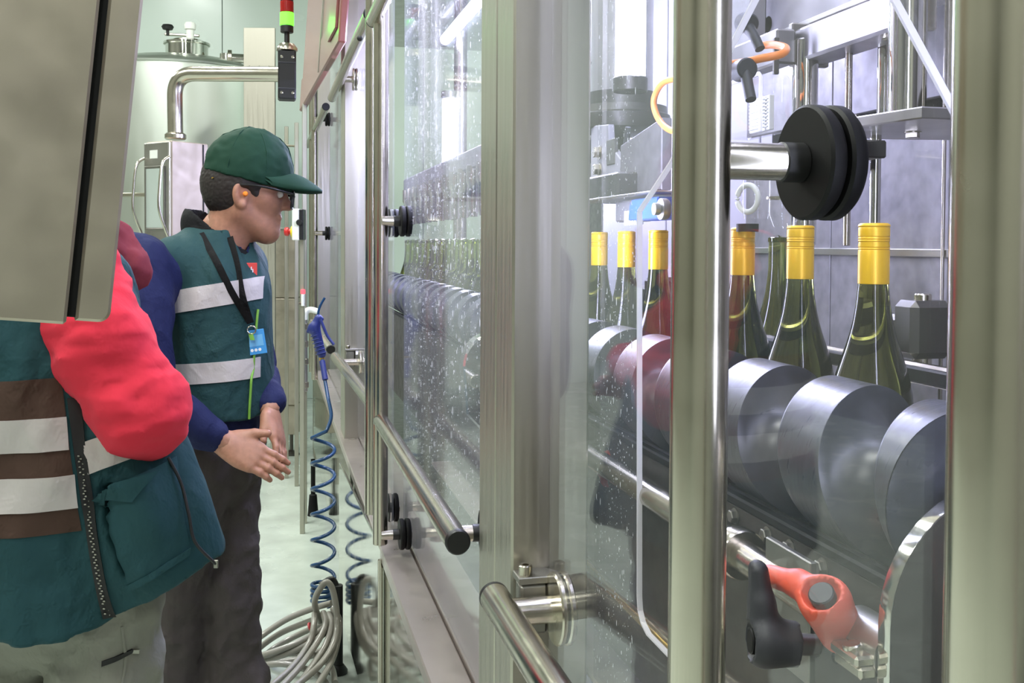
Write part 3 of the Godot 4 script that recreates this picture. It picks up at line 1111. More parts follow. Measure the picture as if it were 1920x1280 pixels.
func filling_line() -> void:
	# the bottles, each carried in a pocket of the screw
	var bm := bottle_mesh().mesh()
	var cm := cap_mesh().mesh()
	var lip := MB.new().lathe([Vector2(0.0145, 0.040), Vector2(0.0160, 0.042), Vector2(0.0160, 0.048), Vector2(0.0145, 0.050)], Transform3D.IDENTITY, 24).mesh()
	var names := ["first wine bottle from the near end of the screw, with a yellow screw cap", "second yellow-capped wine bottle from the near end, below the black washer", "third wine bottle with a yellow cap, half behind the upright tube beside the black washer", "yellow-capped bottle hidden behind the upright door tube", "yellow-capped bottle beside the bright edge of the inner guard sheet", "yellow-capped bottle seen through the hazy strip left of the bright sheet edge"]
	for i in 25:
		var label: String = names[i] if i < names.size() else ("yellow-capped wine bottle hidden behind the broad post" if i < 9 else "uncapped lime-green bottle behind the splashed door, %s along from the broad post" % ORDINAL[i - 9])
		var b := thing("wine_bottle", label, "bottle", Vector3(0.594, 1.163, -(0.908 + PITCH * i)), 0.3 * i, "yellow-capped bottles in the row" if i < 6 else ("bottles behind the post" if i < 9 else "distant uncapped bottles in the row"))
		if i < 9:
			put("glass", bm, M.bottle_glass, b)
			put("screw_cap", cm, M.cap_yellow, b, Vector3(0, 0.2486, 0))
		else:
			put("glass", bm, M.lime_glass, b)
			put("neck_ring", lip, M.lime_glass, b, Vector3(0, 0.2486, 0))
	# feed screw: a worn roller with a helical trough for the bottles
	var t := thing("feed_screw", "worn grey plastic feed screw with a spiral trough beside the bottles", "screw conveyor", Vector3(0.50, 1.262, -0.63))
	var rows := []
	# each row follows the thread, so that the edges of the trough stay crisp
	var w := 0.0385
	var phases := [-0.0725, -0.055, -0.0398]
	for i in 17: phases.append(w * sin(PI * (i / 16.0 - 0.5)))
	phases.append_array([0.0398, 0.055])
	for turn in range(-2, 26):
		for s in phases:
			var ring := PackedVector3Array()
			for j in 73:
				var a := TAU * j / 72
				var r := 0.069
				if absf(s) < w: r -= sqrt(w * w - s * s)
				ring.append(Vector3(0.50 + r * cos(a), 1.262 + r * sin(a), -maxf(0.64, 0.908 + PITCH * turn + s - a / TAU * PITCH)))
			rows.append(ring)
	var mb := MB.new()
	mb.grid(rows)
	mb.lathe([Vector2(0, -0.001), Vector2(0.069, -0.001)], along(Vector3(0.50, 1.262, -0.64), Vector3.FORWARD), 48)
	here("screw_body", mb, M.screw_plastic, t)
	here("shaft", bar(Vector3(0.50, 1.262, -0.48), Vector3(0.50, 1.262, -0.645), 0.016), M.tube_steel, t)
	here("shaft_collar", MB.new().lathe([Vector2(0, 0), Vector2(0.028, 0), Vector2(0.030, 0.003), Vector2(0.030, 0.016), Vector2(0, 0.016)], along(Vector3(0.50, 1.262, -0.612), Vector3.FORWARD)), M.cast_steel, t)
	# bearing plate with a rounded head at the near end
	t = thing("bearing_plate", "upright dark plate with a rounded shining rim at the near end of the screw", "bearing plate", Vector3(0.50, 0.7, -0.60))
	var pl := PackedVector2Array()
	for k in 25:
		var a := PI * k / 24
		pl.append(Vector2(0.50 + 0.092 * cos(a), 1.192 + 0.092 * sin(a)))
	pl.append(Vector2(0.408, 0.75))
	pl.append(Vector2(0.592, 0.75))
	here("plate", MB.new().prism(pl, 0.012, Transform3D(Basis.IDENTITY, Vector3(0, 0, -0.604)), 0.0008), M.beam_dark, t)
	var arc := []
	for k in 26:
		var g := PI * (25 - k) / 25.0
		arc.append(Vector3(0.50 - 0.0925 * cos(PI - g), 1.192 + 0.0925 * sin(g), -0.604))
	arc.push_front(Vector3(0.4075, 0.76, -0.604))
	here("rim", ribbon(arc, Vector3(0, 0, 0.0065), Vector3(0.0006, 0.0006, 0)), M.polished_steel, t, "shining rim")
	here("bearing_ring", MB.new().lathe([Vector2(0, 0), Vector2(0.048, 0), Vector2(0.050, 0.004), Vector2(0.046, 0.012), Vector2(0.03, 0.014), Vector2(0.03, 0.006), Vector2(0, 0.006)], along(Vector3(0.492, 1.072, -0.598), Vector3.BACK), 40), M.cast_steel, t)
	for k in 3:
		var a := 1.9 + k * TAU / 3
		here("bolt", hexbolt(Vector3(0.492 + 0.037 * cos(a), 1.072 + 0.037 * sin(a), -0.586), Vector3.BACK, 0.006, 0.006), M.tube_steel, t)
	here("stub_shaft", bar(Vector3(0.492, 1.072, -0.598), Vector3(0.492, 1.072, -0.55), 0.013), M.tube_steel, t)
	# side beam under the screw with its bolts
	t = thing("side_beam", "long grey steel beam with hexagon bolts under the feed screw", "beam", Vector3(0.462, 0.9, -2.6))
	here("beam", bx(Vector3(0.456, 1.05, -2.6), Vector3(0.014, 0.285, 3.95), 0.001), M.beam_dark, t)
	here("upper_lip", bx(Vector3(0.452, 1.1985, -2.6), Vector3(0.012, 0.010, 3.95), 0.002), M.rubber, t)
	for z in [-0.915, -0.848, -0.806, -0.752, -1.02, -1.30, -1.62, -1.9]:
		here("bolt", hexbolt(Vector3(0.449, 1.1825, z), Vector3.LEFT, 0.0065, 0.006), M.cast_steel, t)
	# chain conveyor that carries the bottles
	t = thing("conveyor", "flat-topped chain conveyor under the row of bottles", "conveyor", Vector3(0.59, 0.9, -2.6))
	here("bed", bx(Vector3(0.60, 1.09, -2.6), Vector3(0.18, 0.10, 3.96), 0.004), M.cast_steel, t)
	var plate := bx(Vector3.ZERO, Vector3(0.083, 0.006, 0.036), 0.0012).mesh()
	for i in 102:
		var p := put("chain_plate", plate, M.plate_steel, t)
		p.position = Vector3(0.59, 1.1595, -0.66 - i * 0.038) - t.position
	# bar that guides the bottles from behind
	t = thing("guide_rail", "slim steel guide rail behind the bottles", "rail", Vector3(0.655, 1.3, -2.4))
	here("rail", bx(Vector3(0.658, 1.318, -2.5), Vector3(0.012, 0.022, 4.2), 0.003), M.tube_steel, t)
	here("wear_strip", bx(Vector3(0.648, 1.318, -2.5), Vector3(0.008, 0.016, 4.2), 0.002), M.dark_grip, t)
	for i in 4:
		var c := thing("rail_clamp", ["cast grey clamp block on the guide rail right of the first bottle", "clamp block on the guide rail behind the upright tube", "clamp block on the guide rail behind the broad post", "clamp block on the guide rail behind the splashed door"][i], "clamp", Vector3(0.685, 1.345, -0.955 - i * 0.75))
		part("body", bx(Vector3(0, 0.016, 0), Vector3(0.050, 0.062, 0.040), 0.007), M.dark_steel, c)
		part("neck", bx(Vector3(-0.004, 0.012, -0.04), Vector3(0.03, 0.036, 0.06), 0.006), M.dark_steel, c)
		part("stud", bar(Vector3(0, -0.033, 0), Vector3(0, -0.014, 0), 0.010), M.tube_steel, c)
		part("screw", socket(Vector3(0, 0.046, 0), Vector3.UP, 0.009, 0.008), M.tube_steel, c)
	# the round bar that carries the guide clamps, in front of the side beam
	t = thing("carrier_bar", "round steel carrier bar with a collar in front of the side beam", "bar", Vector3(0.43, 1.16, -1.4))
	here("bar", bar(Vector3(0.424, 1.166, -0.60), Vector3(0.424, 1.162, -1.98), 0.0145, 36), M.tube_steel, t)
	here("collar", MB.new().lathe([Vector2(0.0145, 0), Vector2(0.022, 0), Vector2(0.0235, 0.002), Vector2(0.0235, 0.018), Vector2(0.020, 0.021), Vector2(0.020, 0.034), Vector2(0.0145, 0.036)], along(Vector3(0.424, 1.1655, -0.845), Vector3.FORWARD), 40), M.tube_steel, t)
	here("sleeve", MB.new().lathe([Vector2(0.0145, 0), Vector2(0.019, 0), Vector2(0.019, 0.05), Vector2(0.0145, 0.052)], along(Vector3(0.424, 1.1655, -0.612), Vector3.FORWARD), 36), M.plate_steel, t)
	lever(Vector3(0.418, 1.128, -0.672), "orange clamp lever with a grey pin on the carrier bar, beside the black lever", M.orange_grip, Vector3(0.3796, 1.1930, -0.7145), Vector3(0.3930, 1.1918, -0.6546), Vector3(0.4161, 1.1602, -0.6688))
	lever(Vector3(0.41, 1.12, -1.24), "distant orange clamp lever on the carrier bar behind the hazy sheet", M.orange_grip, Vector3(0.4304, 1.1623, -1.3497), Vector3(0.4500, 1.1525, -1.3035), Vector3(0.4505, 1.1325, -1.2823))
	lever(Vector3(0.42, 1.06, -0.75), "black clamp lever pointing up beside the orange lever", M.dark_grip, Vector3(0.3613, 1.2027, -0.6986), Vector3(0.3644, 1.1508, -0.6913), Vector3(0.3887, 1.1494, -0.6854))
	# clamp jaw under the orange lever
	t = thing("bar_clamp", "pale cast clamp jaw gripping the carrier bar under the orange lever", "clamp", Vector3(0.4115, 1.1567, -0.6338))
	here("upper_jaw", bx(Vector3(0.4068, 1.1636, -0.6300), Vector3(0.030, 0.008, 0.034), 0.002), M.tube_steel, t)
	here("lower_jaw", bx(Vector3(0.4094, 1.1557, -0.6291), Vector3(0.030, 0.009, 0.034), 0.002), M.tube_steel, t)
	here("stud", bar(Vector3(0.3986, 1.1711, -0.6291), Vector3(0.4025, 1.1543, -0.6277), 0.007), M.tube_steel, t)
	# lower frame rails seen under the beam
	t = thing("lower_rail", "pair of bright lower rails crossing under the side beam", "rail", Vector3(0.44, 0.97, -1.0))
	for k in 2:
		here("rail", bx(Vector3(0.420 + k * 0.014, 1.015 - k * 0.008, -1.27), Vector3(0.006, 0.010, 1.26), 0.001), M.brass if k == 0 else M.tube_steel, t)
	here("tray", bx(Vector3(0.50, 0.890, -1.60), Vector3(0.19, 0.008, 1.9), 0.002), M.ledge_steel, t)
	# square link plate behind the black lever
	t = thing("link_plate", "flat grey link plate with screws behind the black lever", "plate", Vector3(0.4285, 1.1451, -0.7529))
	here("plate", bx(Vector3(0.4224, 1.1477, -0.7595), Vector3(0.006, 0.10, 0.075), 0.001), M.cast_steel, t)
	for q in [Vector3(0.4354, 1.1250, -0.7455), Vector3(0.4388, 1.1253, -0.7087)]:
		here("screw", socket(q, Vector3.LEFT, 0.005, 0.005), M.rubber, t)
	# cross strap
	t = thing("cross_strap", "pale flat strap running back from the orange lever", "strap", Vector3(0.4328, 1.2679, -0.7140))
	here("strap", bar(Vector3(0.4204, 1.1816, -0.7146), Vector3(0.4960, 1.1653, -0.7577), 0.005), M.plate_steel, t)


# clamp lever: a tapering arm from the tip to a ringed hub, the hub standing on a foot
func lever(at: Vector3, label: String, m: Material, tip: Vector3, hub: Vector3, foot: Vector3) -> void:
	var t := thing("clamp_lever", label, "lever", at)
	var lo := tip.min(hub).min(foot) - Vector3.ONE * 0.04
	var hi := tip.max(hub).max(foot) + Vector3.ONE * 0.04
	var f := Sdf.new(lo, hi, 0.0028)
	var mid := tip.lerp(hub, 0.55) + Vector3(0, 0.004, 0)
	f.cap(tip, mid, 0.0085, 0.0095, 0.003)
	f.cap(mid, hub, 0.0095, 0.0155, 0.008)
	f.cap(hub, foot, 0.0185, 0.0165, 0.008)
	var ax := (hub - foot).normalized()
	f.cap(hub + ax * 0.015, hub + ax * 0.034, 0.0145, 0.0145, 0.002, Vector3.ONE, Basis.IDENTITY, true)
	f.cut(-ax, -ax.dot(foot))
	f.cut(ax, ax.dot(hub) + 0.0135)
	here("grip", f.into(MB.new()), m, t)
	here("pin", bar(hub, hub + ax * 0.0115, 0.0095, 24, 0.001), M.dark_grip if m != M.dark_grip else M.rubber, t)
	here("stem", bar(foot + ax * 0.004, foot - ax * 0.016, 0.008, 20), M.dark_steel, t)


# ---------------------------------------------------------------- works behind the near door
func works_near() -> void:
	# back wall of the filling space: flat steel plates with seams
	var t := thing("back_plating", "grey steel back plates with narrow seams behind the bottles", "plating", Vector3(0.97, 0.6, -1.3))
	for i in 4:
		for k in 3:
			var y0: float = [0.95, 1.441, 1.672][k]
			var y1: float = [1.438, 1.628, 2.6][k]
			here("plate", bx(Vector3(0.972, (y0 + y1) / 2, -(0.62 + i * 0.33) - 0.1635), Vector3(0.012, y1 - y0, 0.327), 0.0012), M.dull_plate, t)
	here("backing", bx(Vector3(1.03, 1.65, -1.28), Vector3(0.02, 0.2, 1.3), 0.001), M.rubber, t)
	here("edge_strip", bar(Vector3(0.958, 1.0, -1.292), Vector3(0.958, 2.4, -1.292), 0.003), M.tube_steel, t)
	here("seam_strip", bx(Vector3(0.964, 1.4395, -1.28), Vector3(0.006, 0.012, 1.3), 0.001), M.plate_steel, t)
	here("end_plate", bx(Vector3(0.86, 1.6, -0.56), Vector3(0.25, 1.9, 0.012), 0.001), M.dark_steel, t)
	# thick upright column with a flange
	t = thing("support_column", "thick polished upright column with a flange plate, right of the black washer", "column", Vector3(0.75, 1.60, -1.083))
	here("column", bar(Vector3(0.75, 1.6, -1.083), Vector3(0.75, 2.1, -1.083), 0.0225, 40), M.polished_steel, t)
	here("shoulder", bar(Vector3(0.795, 1.6, -1.055), Vector3(0.795, 2.1, -1.055), 0.012, 24), M.tube_steel, t)
	var fl := PackedVector2Array()
	for q in [[0.68, 0.955], [0.83, 0.955], [0.86, 1.05], [0.86, 1.14], [0.78, 1.155], [0.70, 1.155], [0.66, 1.06]]:
		fl.append(Vector2(q[0], q[1]))
	here("flange", MB.new().prism(fl, 0.013, Transform3D(Basis(Vector3.RIGHT, Vector3.FORWARD, Vector3.UP), Vector3(0, 1.593, 0)), 0.0015), M.plate_steel, t)
	here("bolt", hexbolt(Vector3(0.75, 1.5865, -1.07), Vector3.DOWN, 0.008, 0.007), M.tube_steel, t)
	here("bolt", hexbolt(Vector3(0.70, 1.60, -1.12), Vector3.UP, 0.009, 0.010), M.tube_steel, t)
	# second column further back
	t = thing("support_column", "second polished upright column, partly behind the top of the black washer", "column", Vector3(0.75, 1.5, -1.322))
	here("column", bar(Vector3(0.75, 1.45, -1.322), Vector3(0.75, 1.745, -1.322), 0.0180, 32), M.polished_steel, t)
	here("cap_nut", hexbolt(Vector3(0.735, 1.738, -1.335), Vector3.DOWN, 0.010, 0.012), M.brass, t)
	here("guide_rod", bar(Vector3(0.775, 1.45, -1.25), Vector3(0.775, 1.76, -1.25), 0.005), M.tube_steel, t)
	# slim rods
	t = thing("guide_rod", "slim bright rod standing over the first bottle", "rod", Vector3(0.73, 1.48, -1.115))
	here("rod", bar(Vector3(0.73, 1.30, -1.115), Vector3(0.73, 1.588, -1.115), 0.0066, 20), M.polished_steel, t)
	t = thing("guide_rod", "slim bright rod under the channel beam left of the thick column", "rod", Vector3(0.80, 1.60, -1.205))
	here("rod", bar(Vector3(0.80, 1.60, -1.205), Vector3(0.80, 1.79, -1.205), 0.0090, 20), M.polished_steel, t)
	here("rod_foot", bar(Vector3(0.80, 1.600, -1.205), Vector3(0.80, 1.614, -1.205), 0.013, 20), M.white_plastic, t)
	# channel beam: front face, under side and closed end
	t = thing("channel_beam", "bright steel channel beam slanting back above the black washer", "beam", Vector3(0.74, 1.72, -1.23))
	var a := Vector3(0.7400, 1.7086, -1.0960)
	var b := Vector3(0.7400, 1.7136, -1.3363)
	a.y = b.y
	here("beam", bx((a + b) / 2 + Vector3(0.026, 0.024, 0), Vector3(0.052, 0.048, a.distance_to(b) + 0.01), 0.004), M.beam_steel, t)
	here("end_cap", bx(a + Vector3(0.026, 0.024, 0.006), Vector3(0.054, 0.050, 0.012), 0.003), M.tube_steel, t)
	here("weld_plate", bx(b + Vector3(0.026, 0.027, -0.005), Vector3(0.060, 0.062, 0.012), 0.002), M.cast_steel, t)
	here("bushing", MB.new().lathe([Vector2(0.010, 0), Vector2(0.017, 0), Vector2(0.017, 0.004), Vector2(0.010, 0.004)], along(a + Vector3(0.024, -0.004, -0.03), Vector3.UP), 28), M.tube_steel, t)
	# big box beam with a round hole
	t = thing("box_beam", "large grey box beam with a round hole in its side, at the top", "beam", Vector3(0.80, 1.80, -1.3))
	a = Vector3(0.8000, 1.7766, -1.2171)
	b = Vector3(0.8000, 1.7902, -1.5878)
	a.y = b.y
	var boxb := CSGCombiner3D.new()
	boxb.name = "beam"
	var cb := CSGBox3D.new()
	cb.name = "solid"
	cb.size = Vector3(0.10, 0.125, a.distance_to(b) + 0.1)
	boxb.add_child(cb)
	var ch := CSGCylinder3D.new()
	ch.name = "bore"
	ch.radius = 0.0135
	ch.height = 0.06
	ch.sides = 32
	ch.operation = CSGShape3D.OPERATION_SUBTRACTION
	ch.rotation_degrees.z = 90
	boxb.add_child(ch)
	boxb.material_override = M.beam_steel
	t.add_child(boxb)
	boxb.position = (a + b) / 2 + Vector3(0.05, 0.0625, 0) - t.position
	ch.position = Vector3(0.8000, 1.8128, -1.5317) - (a + b) / 2 - Vector3(0.05, 0.0625, 0)
	here("lower_flange", bx((a + b) / 2 + Vector3(0.05, -0.003, 0), Vector3(0.118, 0.008, a.distance_to(b) + 0.1), 0.001), M.plate_steel, t)
	# carriage block that the levers clamp
	t = thing("carriage", "steel carriage block with an orange hose loop across it", "carriage", Vector3(0.72, 1.67, -1.4))
	here("plate", bx(Vector3(0.7200, 1.7344, -1.4026), Vector3(0.03, 0.05, 0.16), 0.003), M.beam_steel, t)
	here("rear_plate", bx(Vector3(0.7750, 1.8328, -1.5664), Vector3(0.03, 0.16, 0.10), 0.003), M.beam_steel, t)
	here("groove_strip", bx(Vector3(0.7000, 1.7180, -1.3154), Vector3(0.008, 0.052, 0.006), 0.001), M.dark_steel, t)
	t = thing("clamp_lever", "black clamp lever on the carriage above the orange hose", "lever", Vector3(0.6126, 1.7401, -1.2287))
	here("grip", MB.new().tube(curve([Vector3(0.6126, 1.7366, -1.2286), Vector3(0.6114, 1.7199, -1.2079), Vector3(0.6141, 1.7015, -1.1965)], 5), [0.009, 0.0085, 0.008, 0.0075, 0.007, 0.007, 0.0068, 0.0066, 0.0066, 0.0066, 0.0066], 14), M.dark_grip, t)
	here("hub", bar(Vector3(0.6104, 1.7443, -1.2397), Vector3(0.6121, 1.7379, -1.2185), 0.013, 24), M.dark_grip, t)
	t = thing("clamp_lever", "black clamp lever hanging in front of the clear box", "lever", Vector3(0.5954, 1.6754, -1.2003))
	here("grip", MB.new().tube(curve([Vector3(0.5954, 1.6754, -1.2003), Vector3(0.5941, 1.6547, -1.1897), Vector3(0.5934, 1.6336, -1.1790)], 5), [0.010, 0.0085, 0.008, 0.0075, 0.0072, 0.007, 0.007, 0.007, 0.007, 0.007, 0.007], 14), M.dark_grip, t)
	here("hub", bar(Vector3(0.5958, 1.6760, -1.2208), Vector3(0.5942, 1.6750, -1.1903), 0.014, 24), M.dark_grip, t)
	# orange air hose
	t = thing("air_hose", "orange air hose looping over the carriage", "hose", Vector3(0.6201, 1.6963, -1.2154))
	here("hose", MB.new().tube(curve([Vector3(0.5472, 1.6876, -1.2534), Vector3(0.5877, 1.6857, -1.2230), Vector3(0.6126, 1.6880, -1.1862), Vector3(0.6364, 1.6936, -1.1806), Vector3(0.6560, 1.7069, -1.2071), Vector3(0.6598, 1.7189, -1.2476), Vector3(0.6512, 1.7213, -1.2704)], 8), 0.0052, 14), M.orange_hose, t)
	t = thing("air_hose", "orange air hose bowing behind the upright tube left of the black washer", "hose", Vector3(0.6420, 1.6903, -1.6010))
	here("hose", MB.new().tube(curve([Vector3(0.6409, 1.7102, -1.4475), Vector3(0.6272, 1.7125, -1.5023), Vector3(0.6232, 1.7111, -1.5547), Vector3(0.6224, 1.6874, -1.5851), Vector3(0.6235, 1.6541, -1.5634), Vector3(0.6222, 1.6292, -1.5012), Vector3(0.6408, 1.6221, -1.4451)], 8), 0.0052, 14), M.orange_hose, t)
	# clear valve box with a ribbed white insert
	t = thing("valve_box", "clear plastic box with a ribbed white insert under the orange hose", "box", Vector3(0.7200, 1.6565, -1.4178))
	var p := Vector3(0.7200, 1.6579, -1.4161)
	here("shell", bx(p, Vector3(0.05, 0.085, 0.13), 0.006), M.acrylic, t)
	here("rim", MB.new().tube([p + Vector3(-0.025, 0.042, -0.064), p + Vector3(-0.025, 0.042, 0.060), p + Vector3(-0.025, 0.036, 0.066), p + Vector3(-0.025, -0.042, 0.066)], 0.0028, 10), M.acrylic_edge, t)
	var q := Vector3(0.7050, 1.6415, -1.3662)
	here("insert", bx(q, Vector3(0.008, 0.050, 0.062), 0.001), M.white_plastic, t)
	for k in 9:
		here("rib", bx(q + Vector3(-0.005, -0.020 + k * 0.005, 0), Vector3(0.003, 0.0018, 0.056), 0.0004), M.grey_label, t)
	# capping head: clear cup and ring over the third bottle
	t = thing("capping_head", "clear cup with a white ring above the second and third bottles", "capping head", Vector3(0.6000, 1.5060, -1.2007))
	var hp := Vector3(0.5900, 1.5090, -1.1779)
	here("ring", MB.new().tube(ring_path(hp, Vector3(-1, 0, 0.4), 0.017, 28), 0.0036, 10, false, true), M.white_plastic, t)
	here("cup", MB.new().lathe([Vector2(0.016, -0.030), Vector2(0.018, -0.012), Vector2(0.018, 0.03), Vector2(0.012, 0.036), Vector2(0.008, 0.06)], Transform3D(Basis.IDENTITY, hp + Vector3(0.012, 0.005, 0)), 28), M.acrylic, t)
	here("collar", MB.new().lathe([Vector2(0.010, -0.042), Vector2(0.014, -0.042), Vector2(0.014, -0.032), Vector2(0.010, -0.032), Vector2(0.010, -0.042)], Transform3D(Basis.IDENTITY, hp + Vector3(0.0, 0.0, 0)), 24), M.rubber, t)
	t = thing("capping_head", "clear cup partly hidden by the lower edge of the black washer", "capping head", Vector3(0.6000, 1.5125, -1.0785))
	hp = Vector3(0.6000, 1.5060, -1.1036)
	here("cup", MB.new().lathe([Vector2(0.012, -0.035), Vector2(0.018, -0.020), Vector2(0.018, 0.03), Vector2(0.012, 0.036), Vector2(0.008, 0.06)], Transform3D(Basis.IDENTITY, hp), 28), M.acrylic, t)
	here("cup_rim", MB.new().lathe([Vector2(0.017, -0.001), Vector2(0.021, -0.001), Vector2(0.021, 0.002), Vector2(0.017, 0.002)], Transform3D(Basis.IDENTITY, hp), 28), M.tube_steel, t)
	t = thing("head_bar", "flat bar carrying the clear capping cups", "bar", Vector3(0.6600, 1.5449, -1.2738))
	here("bar", bx(Vector3(0.6600, 1.5584, -1.2589), Vector3(0.03, 0.02, 0.5), 0.002), M.dark_steel, t)
	# green bottle waiting in the second row
	var wb := thing("wine_bottle", "green wine bottle without a cap standing behind the second and third bottles", "bottle", Vector3(0.80, 1.163, -1.49), 0.0)
	put("glass", bottle_mesh().mesh(), M.bottle_glass, wb)
	here("neck_ring", MB.new().lathe([Vector2(0.0145, 0.292), Vector2(0.0158, 0.293), Vector2(0.0158, 0.299), Vector2(0.0145, 0.30)], Transform3D(Basis.IDENTITY, wb.position), 28), M.bottle_glass, wb)
	# blue starwheel segment with a knob
	t = thing("starwheel_guide", "blue plastic guide segment with a steel knob over the caps", "guide", Vector3(0.6000, 1.4949, -1.4919))
	var bl := PackedVector2Array([Vector2(0, 0), Vector2(0.13, 0), Vector2(0.13, 0.034), Vector2(0.018, 0.034), Vector2(0.006, 0.024)])
	here("segment", MB.new().prism(bl, 0.05, Transform3D(Basis(Vector3.BACK, Vector3.UP, Vector3.LEFT), Vector3(0.6000, 1.4891, -1.5757)), 0.002), M.blue_plastic, t)
	here("knob", MB.new().lathe([Vector2(0, 0), Vector2(0.014, 0), Vector2(0.016, 0.003), Vector2(0.016, 0.012), Vector2(0.009, 0.014), Vector2(0.009, 0.022), Vector2(0, 0.022)], along(Vector3(0.5750, 1.5026, -1.4049), Vector3.LEFT), 28), M.cast_steel, t)
	here("shelf", bx(Vector3(0.6200, 1.5310, -1.6653), Vector3(0.10, 0.004, 0.42), 0.001), M.plate_steel, t)


func ring_path(c: Vector3, axis: Vector3, r: float, n: int) -> Array:
	var X := along(c, axis)
	var out := []
	for i in n: out.append(X * Vector3(cos(TAU * i / n) * r, 0, sin(TAU * i / n) * r))
	return out


# ---------------------------------------------------------------- works further along, behind the hazy sheet and the splashed door
func works_far() -> void:
	var t := thing("filler_column", "fat steel column with a wide dark dish at its foot, beside the glowing bar", "column", Vector3(0.80, 1.68, -2.22))
	here("column", bar(Vector3(0.82, 1.80, -2.30), Vector3(0.82, 2.7, -2.30), 0.075, 40), M.plate_steel, t)
	here("dish", MB.new().lathe([Vector2(0, -0.012), Vector2(0.07, -0.010), Vector2(0.108, 0.0), Vector2(0.112, 0.018), Vector2(0.112, 0.032), Vector2(0.106, 0.036), Vector2(0.104, 0.052), Vector2(0.08, 0.055), Vector2(0.08, 0.085), Vector2(0, 0.085)], Transform3D(Basis.IDENTITY, Vector3(0.80, 1.715, -2.24)), 48), M.dark_steel, t)
	here("arm", bar(Vector3(0.80, 1.70, -2.28), Vector3(0.72, 1.66, -2.6), 0.035, 24), M.dark_steel, t)
	# bolted bracket
	t = thing("bolted_bracket", "pale bracket plate with two large bolts behind the hazy sheet", "bracket", Vector3(0.7200, 1.6336, -2.1010))
	var pb := PackedVector2Array([Vector2(-0.10, -0.05), Vector2(0.11, -0.05), Vector2(0.11, -0.01), Vector2(0.03, 0.03), Vector2(0.02, 0.075), Vector2(-0.10, 0.085)])
	here("plate", MB.new().prism(pb, 0.014, Transform3D(Basis(Vector3.BACK, Vector3.UP, Vector3.LEFT), Vector3(0.7200, 1.6336, -2.1010)), 0.002), M.matte_plate, t)
	for q in [Vector3(0.7120, 1.6523, -2.1322), Vector3(0.7120, 1.6147, -2.1314)]:
		here("bolt", hexbolt(q, Vector3.LEFT, 0.0125, 0.014), M.tube_steel, t)
	here("edge_lug", bx(Vector3(0.7150, 1.6472, -2.0589), Vector3(0.01, 0.055, 0.05), 0.002), M.cast_steel, t)
	# angled cover
	t = thing("angled_cover", "slanting grey cover plate left of the upright tube", "cover", Vector3(0.7000, 1.6010, -1.8238))
	var pc := PackedVector2Array([Vector2(-0.10, -0.055), Vector2(0.12, -0.055), Vector2(0.12, 0.075), Vector2(-0.10, 0.045)])
	here("plate", MB.new().prism(pc, 0.02, Transform3D(Basis(Vector3.BACK, Vector3.UP, Vector3.LEFT), Vector3(0.7000, 1.6041, -1.8380)), 0.002), M.dull_plate, t)
	here("front_block", bx(Vector3(0.6800, 1.5647, -1.9498), Vector3(0.06, 0.05, 0.22), 0.004), M.dark_steel, t)
	here("rod", bar(Vector3(0.7000, 1.6846, -1.9199), Vector3(0.7000, 1.5995, -1.9492), 0.006, 16), M.dark_grip, t)
	# ribbed grey gripper
	t = thing("gripper_block", "ribbed grey gripper block above the hazy yellow caps", "gripper", Vector3(0.6000, 1.5028, -1.6238))
	here("body", bx(Vector3(0.6000, 1.5062, -1.6162), Vector3(0.03, 0.036, 0.10), 0.003), M.dull_plate, t)
	for k in 7:
		here("rib", bx(Vector3(0.5820, 1.4940, -1.5674) + Vector3(0, 0, -0.036 + k * 0.012), Vector3(0.006, 0.024, 0.005), 0.001), M.white_plastic, t)
	# light sheets behind the bars
	t = thing("inner_sheeting", "pale sheet panel with a folded edge behind the glowing bar", "panel", Vector3(1.2, 1.2, -2.6))
	for i in 3:
		here("sheet", bx(Vector3(1.22, 1.95, -2.05 - i * 0.62), Vector3(0.012, 1.5, 0.61), 0.002), M.matte_plate, t)
	# deeper line: second row of rollers and uprights seen at a glancing angle
	for i in 4:
		var p := thing("inner_post", ["first inner upright tube behind the splashed door", "second inner upright tube behind the splashed door", "third inner upright tube behind the splashed door", "farthest inner upright tube behind the splashed door"][i], "post", Vector3(0.78 + 0.1 * (i % 2), 0.612, -2.9 - i * 0.62))
		part("tube", bar(Vector3.ZERO, Vector3(0, 2.0, 0), 0.022, 24), M.tube_steel, p)
		part("collar", bar(Vector3(0, 0.95, 0), Vector3(0, 1.02, 0), 0.034, 24), M.dark_steel, p)
	t = thing("upper_track", "row of grey filling heads along the far bottles", "filling heads", Vector3(0.60, 1.6, -3.6))
	here("track", bx(Vector3(0.62, 1.70, -3.5), Vector3(0.08, 0.06, 1.9), 0.005), M.dull_plate, t)
	for i in 13:
		here("filling_nozzle", MB.new().lathe([Vector2(0, 0), Vector2(0.012, 0), Vector2(0.016, 0.02), Vector2(0.016, 0.09), Vector2(0.022, 0.10), Vector2(0.022, 0.15), Vector2(0, 0.15)], Transform3D(Basis.IDENTITY, Vector3(0.59, 1.53, -2.648 - i * PITCH)), 20), M.tube_steel, t)


